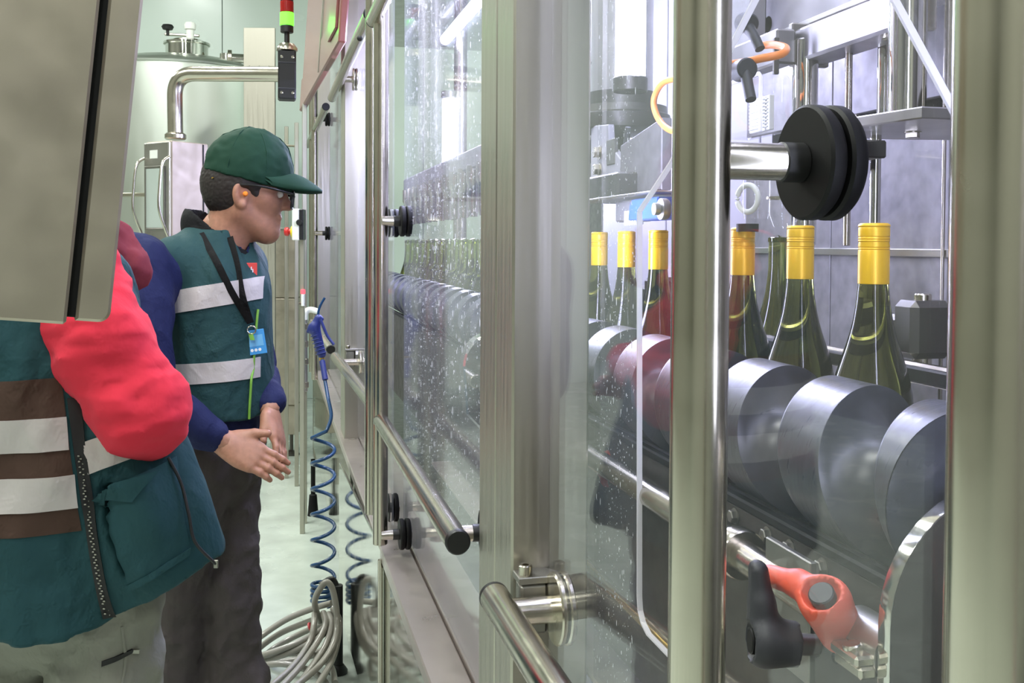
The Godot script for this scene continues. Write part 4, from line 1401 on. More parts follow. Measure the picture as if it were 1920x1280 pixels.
# ---------------------------------------------------------------- far end of the machine
func far_end() -> void:
	# reddish see-through header cover that hangs a little open
	var t := thing("header_cover", "rose-tinted sloping header cover at the top of the far guard doors", "cover", Vector3(0.1984, 2.1568, -4.4988))
	var a := Vector3(0.2617, 2.2045, -3.7645)
	var b := Vector3(0.1770, 2.1750, -5.5334)
	var up := Vector3(0.05, 0.75, 0)
	var d := (b - a).normalized()
	var B := Basis(d, up.normalized(), d.cross(up.normalized()))
	var c := (a + b) / 2 + up / 2
	here("sheet", bx(c, Vector3(a.distance_to(b), up.length(), 0.012), 0.003, B), M.red_edge, t)
	here("lower_border", bx((a + b) / 2 + Vector3(0.008, 0.06, 0), Vector3(a.distance_to(b) + 0.02, 0.17, 0.030), 0.006, B), M.red_edge, t)
	here("joint", bx(a.lerp(b, 0.42) + up / 2 + Vector3(-0.008, 0, 0), Vector3(0.010, up.length(), 0.014), 0.001, B), M.cast_steel, t)
	here("corner_plate", bx(a.lerp(b, 0.1) + Vector3(-0.008, 0.12, 0), Vector3(0.26, 0.16, 0.010), 0.002, B), M.red_edge, t)
	# signal tower on its black mount
	var y0 := Vector3(0.0794, 2.0541, -4.4218)
	t = thing("signal_tower", "signal tower with a dark red tier over a glowing green tier", "signal light", y0)
	var k := 1.0 / 442.0
	part("mount", bx(Vector3(0, 46 * k, 0), Vector3(33 * k, 92 * k, 0.08), 0.006), M.black_plastic, t)
	for q in [0, 1]:
		part("mount_strap", bx(Vector3(0, (20 + q * 48) * k, 0.041), Vector3(33 * k, 3 * k, 0.004), 0.001), M.dark_grip, t)
		for s in [-1, 1]:
			part("screw", socket(Vector3(s * 10 * k, (12 + q * 66) * k, 0.039), Vector3.BACK, 0.006, 0.004), M.tube_steel, t)
	part("top_cap", MB.new().lathe([Vector2(0, 0), Vector2(0.044, 0), Vector2(0.044, 0.012), Vector2(0.03, 0.03), Vector2(0, 0.034)], Transform3D(Basis.IDENTITY, Vector3(0, 92 * k, 0)), 32), M.tube_steel, t)
	part("pole", bar(Vector3(0, 92 * k, 0), Vector3(0, 130 * k, 0), 0.011), M.black_plastic, t)
	part("tower_base", bar(Vector3(0, 126 * k, 0), Vector3(0, 139 * k, 0), 0.027, 32), M.black_plastic, t)
	part("green_lens", bar(Vector3(0, 139 * k, 0), Vector3(0, 163 * k, 0), 0.029, 32), glow("green_lamp_glow", tone(90, 255, 50), 3.0), t, Vector3.ZERO, "glowing green tier")
	part("red_lens", bar(Vector3(0, 163 * k, 0), Vector3(0, 184 * k, 0), 0.028, 32), M.red_lens, t, Vector3.ZERO, "unlit red tier")
	part("tower_cap", bar(Vector3(0, 184 * k, 0), Vector3(0, 192 * k, 0), 0.027, 32), M.black_plastic, t)
	var l := OmniLight3D.new()
	l.name = "light"
	l.light_color = tone(80, 255, 40)
	l.light_energy = 0.02
	l.light_size = 0.025
	l.omni_range = 12.0
	l.omni_attenuation = 2.0
	l.shadow_enabled = true
	l.position = Vector3(0, 151 * k, 0)
	t.add_child(l, true)
	# bent pipe arm
	t = thing("pipe_arm", "bent stainless pipe arm that carries the hanging control box", "pipe", Vector3(-0.3921, 1.8974, -4.6650))
	here("pipe", MB.new().tube(elbow([Vector3(-0.3921, 1.8974, -4.6650), Vector3(-0.3964, 2.1864, -4.6738), Vector3(0.0843, 2.1683, -4.4442)], 0.10), 0.033, 28), M.tube_steel, t)
	here("flange", MB.new().lathe([Vector2(0.033, 0), Vector2(0.040, 0), Vector2(0.046, 0.006), Vector2(0.046, 0.022), Vector2(0.040, 0.028), Vector2(0.034, 0.03)], Transform3D(Basis.IDENTITY, Vector3(-0.3921, 1.8974, -4.6650)), 32), M.tube_steel, t)
	# hanging control box, corner towards us
	var p := Vector3(-0.3828, 1.8756, -4.5798)
	t = thing("control_box", "small hanging stainless control box with a screen below the bent pipe", "control box", p, deg_to_rad(43))
	part("body", bx(Vector3(0.01, -0.23, -0.005), Vector3(0.19, 0.46, 0.17), 0.004), M.warm_plate, t)
	part("door", bx(Vector3(-0.092, -0.23, -0.005), Vector3(0.012, 0.45, 0.165), 0.004), M.plate_steel, t)
	part("screen", bx(Vector3(-0.100, -0.24, -0.01), Vector3(0.004, 0.25, 0.115), 0.001), M.screen_grey, t)
	part("screen_frame", frame_mb(Vector3(-0.101, -0.24, -0.01), 0.13, 0.27, 0.008, 0.006), M.cast_steel, t)
	part("notice", bx(Vector3(-0.0985, -0.055, -0.02), Vector3(0.002, 0.035, 0.05)), M.white_plastic, t)
	part("side_seam", bx(Vector3(0.078, -0.23, 0.081), Vector3(0.006, 0.45, 0.003)), M.rubber, t)
	for s in [-1, 1]:
		part("handle", MB.new().tube(curve([Vector3(-0.098, -0.07, s * 0.082), Vector3(-0.135, -0.10, s * 0.084), Vector3(-0.15, -0.2, s * 0.085), Vector3(-0.15, -0.3, s * 0.085), Vector3(-0.098, -0.42, s * 0.082)], 6), 0.006, 12), M.tube_steel, t)
	# emergency stop
	p = Vector3(0.1403, 1.5398, -5.1135)
	t = thing("stop_button_box", "white switch box with a red stop button on a yellow collar beside the chin", "switch box", p, deg_to_rad(-13.55))
	part("stand", bx(Vector3(0.022, -p.y / 2, -0.02), Vector3(0.022, p.y, 0.022), 0.002), M.post_steel, t)
	part("box", bx(Vector3(0, 0, 0), Vector3(0.036, 0.155, 0.07), 0.004), M.white_plastic, t)
	part("black_side", bx(Vector3(0.027, 0, 0), Vector3(0.020, 0.15, 0.074), 0.003), M.black_plastic, t)
	part("rotary_knob", bar(Vector3(0.02, 0.01, 0.036), Vector3(0.02, 0.01, 0.05), 0.015), M.black_plastic, t)
	part("yellow_collar", bar(Vector3(-0.018, -0.035, 0), Vector3(-0.028, -0.035, 0), 0.028), M.yellow_plastic, t)
	part("stop_button", MB.new().lathe([Vector2(0.014, 0), Vector2(0.014, 0.012), Vector2(0.022, 0.014), Vector2(0.022, 0.028), Vector2(0.018, 0.033), Vector2(0, 0.034)], along(Vector3(-0.028, -0.035, 0), Vector3.LEFT), 24), M.red_button, t)
	# uprights of the guard at the far end
	t = thing("profile_post", "pair of slim grey uprights behind the white switch box", "post", Vector3(0.1407, 1.5608, -6.1430) * Vector3(1, 0, 1))
	for q in [Vector3(0.1109, 1.9557, -6.3666), Vector3(0.1657, 1.9397, -6.1472), Vector3(0.1835, 1.8746, -5.3179)]:
		var g: Vector3 = q
		here("upright", bx(Vector3(g.x, 1.08, g.z), Vector3(0.024, 2.16, 0.03), 0.002), M.post_steel, t)
	here("cross_bar", bar(Vector3(0.1110, 2.0438, -6.3689), Vector3(0.1688, 2.0218, -6.1486), 0.007), M.tube_steel, t)
	# beacon and white fittings low on the uprights
	t = thing("red_indicator", "small glowing red indicator on the far uprights", "indicator light", Vector3(0.1681, 1.2085, -5.0979))
	part("lamp", bar(Vector3(0, -0.01, 0), Vector3(0, 0.012, 0), 0.011, 16), glow("red_indicator_glow", tone(255, 70, 80), 2.0), t)
	part("holder", bar(Vector3(0, -0.07, 0), Vector3(0, -0.01, 0), 0.009, 16), M.white_plastic, t)
	part("bracket", bx(Vector3(-0.005, -0.06, -0.012), Vector3(0.03, 0.012, 0.03), 0.001), M.tube_steel, t)
	t = thing("white_fitting", "stack of white pipe fittings below the red indicator", "fitting", Vector3(0.1824, 0.8076, -5.2895))
	part("stem", bar(Vector3(0, -0.12, 0), Vector3(0, 0.25, 0), 0.016, 20), M.plate_steel, t)
	for q in [-0.1, 0.02, 0.11, 0.2]:
		part("ring", bar(Vector3(0, q, 0), Vector3(0, q + 0.03, 0), 0.022, 20), M.tube_steel, t)
	part("elbow", MB.new().tube(curve([Vector3(0, 0.25, 0), Vector3(0.005, 0.285, 0), Vector3(0.03, 0.30, 0), Vector3(0.07, 0.29, 0.02)], 5), 0.016, 16), M.white_plastic, t)


func elbow(p: Array, r: float) -> Array:
	var a: Vector3 = p[1] + (p[0] - p[1]).normalized() * r
	var b: Vector3 = p[1] + (p[2] - p[1]).normalized() * r
	var out := [p[0]]
	for i in 13:
		var t := i / 12.0
		out.append(a.lerp(p[1], t).lerp(p[1].lerp(b, t), t))
	out.append(p[2])
	return out


func frame_mb(c: Vector3, w: float, h: float, t: float, dp: float) -> MB:
	# picture-frame of four bars lying in the plane across x
	var mb := MB.new()
	for s in [-1, 1]:
		mb.box(c + Vector3(0, s * (h - t) / 2, 0), Vector3(dp, t, w), 0.001)
		mb.box(c + Vector3(0, 0, s * (w - t) / 2), Vector3(dp, h - 2 * t, t), 0.001)
	return mb


# ---------------------------------------------------------------- back of the hall
func background() -> void:
	var p := Vector3(-0.6631, 2.0900, -8.3060)
	var t := thing("storage_tank", "large pale stainless storage tank with a manway lid behind the bent pipe", "tank", Vector3(p.x, 0, p.z))
	var k := 1.0 / 240.0
	var top := 1.45 + (457 - 146) * k
	var r := 0.72
	part("shell", MB.new().lathe([Vector2(r, 0.35), Vector2(r, top - 0.012), Vector2(r + 0.012, top - 0.010), Vector2(r + 0.014, top), Vector2(r + 0.006, top + 0.012), Vector2(r * 0.6, top + 0.10), Vector2(0, top + 0.17)], Transform3D.IDENTITY, 72), M.tank_steel, t)
	part("weld_band", MB.new().lathe([Vector2(r, 1.77), Vector2(r + 0.006, 1.775), Vector2(r + 0.006, 1.795), Vector2(r, 1.80)], Transform3D.IDENTITY, 72), M.tube_steel, t)
	for a in 4:
		part("leg", bar(Vector3(cos(a * PI / 2 + 0.7) * 0.6, 0, sin(a * PI / 2 + 0.7) * 0.6), Vector3(cos(a * PI / 2 + 0.7) * 0.6, 0.4, sin(a * PI / 2 + 0.7) * 0.6), 0.04), M.tube_steel, t)
	var m := Vector3(0.07, top + 0.02, 0.25)
	part("manway", MB.new().lathe([Vector2(0.155, 0), Vector2(0.155, 0.165), Vector2(0.170, 0.170), Vector2(0.170, 0.185), Vector2(0.15, 0.190), Vector2(0.12, 0.205), Vector2(0, 0.215)], Transform3D(Basis.IDENTITY, m), 40), M.polished_steel, t)
	part("lid_bar", bx(m + Vector3(-0.03, 0.235, 0.05), Vector3(0.25, 0.018, 0.04), 0.004), M.tube_steel, t)
	part("lid_knob", MB.new().lathe([Vector2(0.01, -0.03), Vector2(0.012, 0.01), Vector2(0.035, 0.015), Vector2(0.045, 0.035), Vector2(0.035, 0.05), Vector2(0, 0.055)], Transform3D(Basis.IDENTITY, m + Vector3(-0.13, 0.25, 0.08)), 20), M.black_plastic, t)
	part("breather", MB.new().lathe([Vector2(0.028, 0), Vector2(0.028, 0.07), Vector2(0.040, 0.075), Vector2(0.043, 0.11), Vector2(0.034, 0.125), Vector2(0, 0.13)], Transform3D(Basis.IDENTITY, m + Vector3(0.03, 0.20, 0.08)), 24), M.white_plastic, t)
	part("nozzle", bar(Vector3(0.36, top + 0.06, 0.3), Vector3(0.36, top + 0.13, 0.3), 0.05), M.polished_steel, t)
	part("nozzle_pipe", bar(Vector3(0.36, top + 0.10, 0.3), Vector3(0.62, top + 0.10, 0.3), 0.035), M.polished_steel, t)
	part("nozzle_clamp", bar(Vector3(0.37, top + 0.10, 0.3), Vector3(0.40, top + 0.10, 0.3), 0.062), M.tube_steel, t)
	part("vent_pipe", bar(Vector3(-0.42, top + 0.05, 0.3), Vector3(-0.1, top + 0.09, 0.3), 0.014), M.tube_steel, t)
	# tall plain sheet standing in front of the tank
	p = Vector3(-0.0483, 2.1287, -6.5125)
	t = thing("splash_board", "tall plain grey sheet board standing right of the tank", "board", Vector3(p.x, 0, p.z), deg_to_rad(-13.55))
	part("sheet", bx(Vector3(0, 1.75, 0), Vector3(0.195, 2.06, 0.02), 0.002), M.post_steel, t)
	for q in [-0.06, 0.0, 0.06]:
		part("rivet", MB.new().lathe([Vector2(0.006, 0), Vector2(0.004, 0.003), Vector2(0, 0.004)], along(Vector3(q, 2.54, 0.01), Vector3.BACK), 12), M.dark_steel, t)
	for s in [-0.08, 0.08]:
		part("stand", bx(Vector3(s, 0.37, -0.01), Vector3(0.03, 0.74, 0.03), 0.002), M.post_steel, t)
	# far cabinet
	p = Vector3(0.0774, 0.8422, -7.1679)
	t = thing("floor_cabinet", "grey steel floor cabinet on a round foot behind the man's hands", "cabinet", Vector3(p.x, 0, p.z), deg_to_rad(-13.55))
	part("upper_body", bx(Vector3(-0.01, 1.31, 0), Vector3(0.32, 0.46, 0.35), 0.004), M.cabinet_steel, t)
	part("lower_body", bx(Vector3(-0.01, 0.715, 0), Vector3(0.32, 0.72, 0.35), 0.004), M.cabinet_steel, t)
	part("plinth", bx(Vector3(0.04, 0.25, 0), Vector3(0.22, 0.20, 0.30), 0.004), M.cabinet_steel, t)
	part("lid", bx(Vector3(-0.01, 1.545, 0), Vector3(0.33, 0.012, 0.36), 0.004), M.plate_steel, t)
	for s in [-0.03, 0.10]:
		part("foot", MB.new().lathe([Vector2(0, 0), Vector2(0.055, 0), Vector2(0.055, 0.010), Vector2(0.02, 0.03), Vector2(0.012, 0.035), Vector2(0.012, 0.16)], Transform3D(Basis.IDENTITY, Vector3(s, 0, 0.08 if s > 0 else -0.1)), 24), M.dark_steel, t)


# ---------------------------------------------------------------- things along the aisle
func aisle_things() -> void:
	# air gun hooked on the far handle
	var t := thing("air_gun", "dark blue air blow gun hooked over the far door handle", "air gun", Vector3(0.1834, 1.0857, -3.8047))
	var f := Sdf.new(Vector3(0.1834, 1.1015, -3.8051) - Vector3(0.09, 0.11, 0.07), Vector3(0.1834, 1.1015, -3.8051) + Vector3(0.09, 0.11, 0.07), 0.0035)
	f.cap(Vector3(0.1681, 1.1409, -3.8098), Vector3(0.1930, 1.0384, -3.8011), 0.019, 0.016, 0.006)
	f.cap(Vector3(0.1816, 1.1725, -3.8074), Vector3(0.1643, 1.1290, -3.8104), 0.014, 0.019, 0.008)
	f.cap(Vector3(0.1528, 1.1408, -3.8135), Vector3(0.1432, 1.1210, -3.8153), 0.007, 0.005, 0.01)
	f.cap(Vector3(0.1835, 1.1745, -3.8070), Vector3(0.1950, 1.1686, -3.8041), 0.009, 0.007, 0.006)
	here("body", f.into(MB.new()), M.gun_blue, t)
	for i in 7:
		var q := Vector3(0.1681, 1.1211, -3.8093).lerp(Vector3(0.1911, 1.0423, -3.8017), i / 6.0)
		here("grip_rib", MB.new().tube(ring_path(q, Vector3(0.1681, 1.1409, -3.8098) - Vector3(0.1930, 1.0384, -3.8011), 0.0182, 20), 0.002, 8, false, true), M.gun_blue, t)
	here("trigger", MB.new().tube(curve([Vector3(0.1878, 1.1708, -3.7751), Vector3(0.1991, 1.1396, -3.7715), Vector3(0.2124, 1.1083, -3.7674), Vector3(0.2352, 1.0771, -3.7611)], 5), 0.0055, 10), M.gun_blue, t)
	here("nozzle", MB.new().tube(curve([Vector3(0.1778, 1.1685, -3.8083), Vector3(0.1836, 1.2041, -3.8078), Vector3(0.1932, 1.2278, -3.8061), Vector3(0.2047, 1.2476, -3.8039)], 5), 0.0045, 12), M.coil_blue, t)
	here("coupling", bar(Vector3(0.1911, 1.0384, -3.8016), Vector3(0.1949, 1.0147, -3.8000), 0.010), M.brass, t)
	# coiled hose that hangs from it
	t = thing("coil_hose", "dark blue coiled air hose hanging from the blow gun to the floor hoses", "hose", Vector3(0.1903, 0.6079, -3.6358))
	var path := [Vector3(0.1933, 1.0221, -3.7697), Vector3(0.1998, 0.9641, -3.7460), Vector3(0.2107, 0.8924, -3.7003), Vector3(0.2182, 0.8353, -3.6352), Vector3(0.1993, 0.7896, -3.5974)]
	var ax := Vector3(0.1905, 0.7594, -3.6398)
	var bx_ := Vector3(0.1899, 0.2442, -3.6261)
	path = curve(path, 6)
	var turns := 5.7
	for i in 140:
		var s := i / 139.0
		var a := s * TAU * turns + PI
		path.append(ax.lerp(bx_, s) + Vector3(cos(a) * 0.040, 0, sin(a) * 0.040))
	for i in 90:
		var s := i / 89.0
		var a := (turns + s * 4.0) * TAU + PI
		path.append(bx_ + Vector3(cos(a) * 0.040, -s * 0.075 - 0.0, sin(a) * 0.040))
	here("hose", MB.new().tube(path, 0.0066, 12), M.coil_blue, t)
	here("cuff", bar(Vector3(0.1930, 1.0188, -3.7645), Vector3(0.2030, 0.9519, -3.7346), 0.0105), M.gun_blue, t)
	# stand and looped clear hoses
	t = thing("hose_post", "short black post that holds the looped clear hoses", "post", Vector3(0.2292, 0.0835, -3.4271) * Vector3(1, 0, 1))
	part("post", bar(Vector3.ZERO, Vector3(0, 0.30, 0), 0.016), M.black_plastic, t)
	part("foot", MB.new().lathe([Vector2(0, 0), Vector2(0.032, 0), Vector2(0.032, 0.01), Vector2(0.018, 0.03), Vector2(0, 0.03)], Transform3D.IDENTITY), M.black_plastic, t)
	part("hook", MB.new().tube(curve([Vector3(0, 0.28, 0), Vector3(-0.02, 0.32, 0.0), Vector3(-0.06, 0.31, 0.02)], 5), 0.010, 12), M.black_plastic, t)
	t = thing("hose_bundle", "bundle of translucent grey hoses looped on the floor below the blue coil", "hoses", Vector3(0.0990, 0.0103, -3.4359) * Vector3(1, 0, 1))
	var loops := [
		[Vector3(0.2102, 0.2256, -3.4664), Vector3(0.1461, 0.1945, -3.5118), Vector3(0.0574, 0.1481, -3.5525), Vector3(-0.0374, 0.0892, -3.5532), Vector3(-0.0893, 0.0655, -3.5034), Vector3(-0.0430, 0.0777, -3.4308), Vector3(0.0718, 0.1234, -3.3838), Vector3(0.1599, 0.1619, -3.3842), Vector3(0.2140, 0.1898, -3.4130)],
		[Vector3(0.2154, 0.1894, -3.4641), Vector3(0.1200, 0.1374, -3.5372), Vector3(0.0306, 0.0887, -3.5780), Vector3(-0.0448, 0.0371, -3.5742), Vector3(-0.0578, 0.0369, -3.4950), Vector3(0.0462, 0.0876, -3.3993), Vector3(0.1487, 0.1414, -3.3657), Vector3(0.2058, 0.1705, -3.3939)],
		[Vector3(0.1718, 0.1582, -3.4841), Vector3(0.1515, 0.2467, -3.4296), Vector3(0.1749, 0.3072, -3.4050), Vector3(0.1939, 0.3180, -3.4007), Vector3(0.2112, 0.2861, -3.3957), Vector3(0.2218, 0.2046, -3.3704), Vector3(0.2077, 0.1487, -3.3105), Vector3(0.1522, 0.1121, -3.2200), Vector3(0.0585, 0.0784, -3.1388)],
		[Vector3(0.1523, 0.2000, -3.4487), Vector3(0.1462, 0.1777, -3.3879), Vector3(0.1308, 0.1404, -3.3494), Vector3(0.0740, 0.1033, -3.2592), Vector3(-0.0050, 0.0758, -3.1746)],
		[Vector3(0.1803, 0.2038, -3.4421), Vector3(0.1840, 0.1832, -3.3789), Vector3(0.1536, 0.1484, -3.3236), Vector3(0.0965, 0.1118, -3.2334), Vector3(0.0187, 0.0806, -3.1279)],
		[Vector3(0.1978, 0.2002, -3.4378), Vector3(0.2046, 0.1833, -3.3740), Vector3(0.1806, 0.1399, -3.3168), Vector3(0.1260, 0.1019, -3.2261), Vector3(0.0660, 0.0776, -3.1164)],
		[Vector3(0.2125, 0.2147, -3.4449), Vector3(0.2301, 0.1884, -3.3885), Vector3(0.2157, 0.1234, -3.3285), Vector3(0.1784, 0.0988, -3.2134), Vector3(0.1212, 0.0746, -3.1030)],
		[Vector3(-0.0567, 0.0447, -3.4229), Vector3(0.0286, 0.0800, -3.3518), Vector3(0.0956, 0.0783, -3.3151), Vector3(0.1612, 0.0605, -3.2679), Vector3(0.1884, 0.0570, -3.1584)],
		[Vector3(-0.0714, 0.0523, -3.4781), Vector3(0.0292, 0.0869, -3.4136), Vector3(0.1315, 0.0956, -3.3686), Vector3(0.1941, 0.0774, -3.3119), Vector3(0.2045, 0.0619, -3.2061)],
		[Vector3(0.2239, 0.1527, -3.5125), Vector3(0.1399, 0.0964, -3.5827), Vector3(0.0490, 0.0492, -3.6033), Vector3(-0.0054, 0.0263, -3.5644), Vector3(0.0297, 0.0374, -3.4739), Vector3(0.1339, 0.0641, -3.4289), Vector3(0.2135, 0.1014, -3.4314)],
	]
	for w in loops:
		var pts := curve(w, 8)
		for i in pts.size():
			pts[i].y = maxf(pts[i].y, 0.012)
		here("hose", MB.new().tube(pts, 0.0105, 14), M.hose_clear, t)
	here("green_sleeve", bar(Vector3(0.0515, 0.1047, -3.4087), Vector3(0.1028, 0.1266, -3.3867), 0.0125), M.hose_green, t, "green hose sleeve")
	here("brass_coupling", bar(Vector3(0.1028, 0.1266, -3.3867), Vector3(0.1251, 0.1338, -3.3815), 0.014), M.brass, t, "brass coupling")
	here("red_ring", bar(Vector3(0.1340, 0.1607, -3.4315), Vector3(0.1410, 0.1643, -3.4299), 0.016), M.hose_red, t, "red hose ring")
	t = thing("floor_bumper", "black rubber bumper cone on the floor beside the blue coil", "bumper", Vector3(0.2328, -0.0066, -5.4612) * Vector3(1, 0, 1))
	part("cone", MB.new().lathe([Vector2(0, 0), Vector2(0.030, 0), Vector2(0.028, 0.012), Vector2(0.020, 0.11), Vector2(0.012, 0.115), Vector2(0.012, 0.3)], Transform3D.IDENTITY), M.rubber, t)


# ---------------------------------------------------------------- control cabinet close to the viewer
func near_cabinet() -> void:
	var t := thing("control_cabinet", "large brushed steel control cabinet with a black door gap, close at the upper left", "cabinet", Vector3(-0.2030, 1.3657, -1.1374), deg_to_rad(11.0))
	t.rotation.z = deg_to_rad(-5.8)
	part("body", bx(Vector3(-0.202, 0.30, -0.09), Vector3(0.40, 0.605, 0.18), 0.003), M.cabinet_steel, t, Vector3(0, 0, 0.0), "wide cabinet body with smudges")
	part("door_seal", bx(Vector3(0.002, 0.305, -0.085), Vector3(0.012, 0.60, 0.15), 0.001), M.rubber, t)
	part("door", MB.new().prism(door_outline(0.034, 0.60, 0.012), 0.06, Transform3D(Basis.IDENTITY, Vector3(0.0235, 0.302, -0.034)), 0.003), M.cabinet_steel, t)
	for y in [0.075, 0.105, 0.13]:
		part("hinge_pin", bar(Vector3(0.001, y, -0.012), Vector3(0.001, y + 0.012, -0.012), 0.0018, 12), M.tube_steel, t)


func door_outline(w: float, h: float, r: float) -> PackedVector2Array:
	var p := PackedVector2Array([Vector2(-w / 2, h / 2), Vector2(-w / 2, -h / 2)])
	for i in 7:
		p.append(Vector2(w / 2 - r, -h / 2 + r) + Vector2.from_angle(-PI / 2 + PI / 2 * i / 6.0) * r)
	p.append(Vector2(w / 2, h / 2))
	return p


# ---------------------------------------------------------------- people
func fold_noise(seed_: int, f := 1.0) -> FastNoiseLite:
	var n := FastNoiseLite.new()
	n.seed = seed_
	n.frequency = f
	n.fractal_octaves = 2
	return n


# where a field's surface lies, coming from +z at x, y
func front(f: Sdf, x: float, y: float) -> Vector3:
	var i := clampi(roundi((x - f.o.x) / f.h), 0, f.n.x - 1)
	var j := clampi(roundi((y - f.o.y) / f.h), 0, f.n.y - 1)
	for k in range(f.n.z - 1, 0, -1):
		var a := f.d[(k * f.n.y + j) * f.n.x + i]
		if a < 0.0: 
			var b := f.d[((k + 1) * f.n.y + j) * f.n.x + i] if k + 1 < f.n.z else 0.01
			return Vector3(x, y, f.o.z + (k + (-a) / (b - a)) * f.h)
	return Vector3(x, y, f.o.z)


# a strip of cloth laid on a field from the front; corners counter-clockwise, as x and y
func drape(f: Sdf, a: Vector2, b: Vector2, c: Vector2, e: Vector2, nu: int, nv: int, lift: float) -> MB:
	var rows := []
	for j in nv + 1:
		var row := PackedVector3Array()
		for i in nu + 1:
			var p := a.lerp(b, float(i) / nu).lerp(e.lerp(c, float(i) / nu), float(j) / nv)
			row.append(skin_at(f, p))
		rows.append(row)
	var top := []
	for j in nv + 1:
		var row := PackedVector3Array()
		for i in nu + 1:
			var p: Vector3 = rows[j][i]
			var g := Vector3(f.at(p + Vector3(0.006, 0, 0)) - f.at(p - Vector3(0.006, 0, 0)), f.at(p + Vector3(0, 0.006, 0)) - f.at(p - Vector3(0, 0.006, 0)), f.at(p + Vector3(0, 0, 0.006)) - f.at(p - Vector3(0, 0, 0.006))).normalized()
			row.append(p + g * lift)
			rows[j][i] = p - g * 0.003
		top.append(row)
	var mb := MB.new()
	for row in top: row.reverse()
	mb.grid(top)
	for row in top: row.reverse()
	# hem all round
	var rim := []
	var rim0 := []
	for i in nu + 1:
		rim.append(top[0][i])
		rim0.append(rows[0][i])
	for j in range(1, nv + 1):
		rim.append(top[j][nu])
		rim0.append(rows[j][nu])
	for i in range(nu - 1, -1, -1):
		rim.append(top[nv][i])
		rim0.append(rows[nv][i])
	for j in range(nv - 1, 0, -1):
		rim.append(top[j][0])
		rim0.append(rows[j][0])
	for i in rim.size():
		var k := (i + 1) % rim.size()
		mb.face([rim0[i], rim0[k], rim[k], rim[i]])
	return mb


# a cloth patch that stands off the surface most at its left and top, where it is open
func flap(f: Sdf, a: Vector2, b: Vector2, c: Vector2, e: Vector2, nu: int, nv: int, base: float, bulge: float) -> MB:
	var outer := []
	var inner := []
	for j in nv + 1:
		var ro := PackedVector3Array()
		var ri := PackedVector3Array()
		for i in nu + 1:
			var u := float(i) / nu
			var w := float(j) / nv
			var p := skin_at(f, a.lerp(b, u).lerp(e.lerp(c, u), w))
			var g := Vector3(f.at(p + Vector3(0.012, 0, 0)) - f.at(p - Vector3(0.012, 0, 0)), f.at(p + Vector3(0, 0.012, 0)) - f.at(p - Vector3(0, 0.012, 0)), f.at(p + Vector3(0, 0, 0.012)) - f.at(p - Vector3(0, 0, 0.012))).normalized()
			var l := base + bulge * sin(PI * (0.24 + 0.76 * u)) * sin(PI * 0.5 * minf(1.0, w * 1.3 + 0.04)) * (1.0 + 0.14 * sin(u * 9.0 + w * 5.0))
			ro.append(p + g * l)
			ri.append(p + g * (l - 0.002))
		outer.append(ro)
		inner.append(ri)
	var mb := MB.new()
	mb.grid(inner)
	for row in outer: row.reverse()
	mb.grid(outer)
	for row in outer: row.reverse()
	for i in nu:
		mb.face([inner[0][i], inner[0][i + 1], outer[0][i + 1], outer[0][i]])
		mb.face([outer[nv][i], outer[nv][i + 1], inner[nv][i + 1], inner[nv][i]])
	for j in nv:
		mb.face([outer[j][0], outer[j + 1][0], inner[j + 1][0], inner[j][0]])
		mb.face([inner[j][nu], inner[j + 1][nu], outer[j + 1][nu], outer[j][nu]])
	return mb


func skin_at(f: Sdf, p: Vector2) -> Vector3:
	var z := f.o.z + (f.n.z - 2) * f.h
	var lo := f.o.z
	while z > lo and f.at(Vector3(p.x, p.y, z)) > 0.0: z -= 0.006
	var b := z + 0.006
	for i in 7:
		var m := (z + b) * 0.5
		if f.at(Vector3(p.x, p.y, m)) > 0.0: b = m
		else: z = m
	return Vector3(p.x, p.y, maxf(z, -0.12))


# a finger as a bent chain: root, direction, the way it curls towards, three lengths
func finger(f: Sdf, root: Vector3, dir: Vector3, curl: Vector3, len: float, r: float, bend: float) -> void:
	var p := root
	var d := dir.normalized()
	var ax := d.cross(curl).normalized()
	for i in 3:
		var l: float = len * [0.45, 0.32, 0.23][i]
		var q := p + d * l
		f.cap(p, q, r * (1.0 - i * 0.09), r * (0.92 - i * 0.1), 0.004)
		p = q
		d = d.rotated(ax, bend)


func hand(mb: MB, wrist: Vector3, dir: Vector3, back: Vector3, bend: float, thumb_side: float, thumb_dir: Vector3, size := 1.0) -> void:
	# dir points from the wrist to the knuckles, back is the normal of the back of the hand
	var d := dir.normalized()
	var b := (back - d * back.dot(d)).normalized()
	var s := d.cross(b)
	var f := Sdf.new(wrist - Vector3.ONE * 0.16 * size, wrist + Vector3.ONE * 0.16 * size + d * 0.06, 0.0032)
	var B := Basis(d, b, s)
	f.cap(wrist - d * 0.05, wrist + d * 0.01, 0.027 * size, 0.026 * size, 0.02, Vector3(1, 0.8, 1.0), B)
	f.ball(wrist + d * 0.050 * size, Vector3(0.052, 0.017, 0.042) * size, 0.02, B)
	for i in 4:
		var w := (i - 1.5) * 0.0178 * size
		var root := wrist + d * (0.088 - 0.004 * absf(i - 1.2)) * size + s * w
		f.cap(wrist + d * 0.03 * size + s * w * 0.7, root, 0.011 * size, 0.0098 * size, 0.012)
		var l: float = [0.074, 0.082, 0.078, 0.060][i if thumb_side < 0 else 3 - i] * size
		finger(f, root, d + s * (i - 1.5) * 0.012, -b, l, 0.0092 * size, bend * (0.85 + 0.1 * i))
	var tr := wrist + d * 0.022 * size + s * thumb_side * 0.030 * size - b * 0.006
	f.cap(tr, tr + thumb_dir.normalized() * 0.038 * size, 0.0145 * size, 0.0115 * size, 0.014)
	var t1 := tr + thumb_dir.normalized() * 0.038 * size
	f.cap(t1, t1 + (thumb_dir.normalized() + d * 0.5).normalized() * 0.032 * size, 0.0112 * size, 0.009 * size, 0.004)
	f.into(mb)


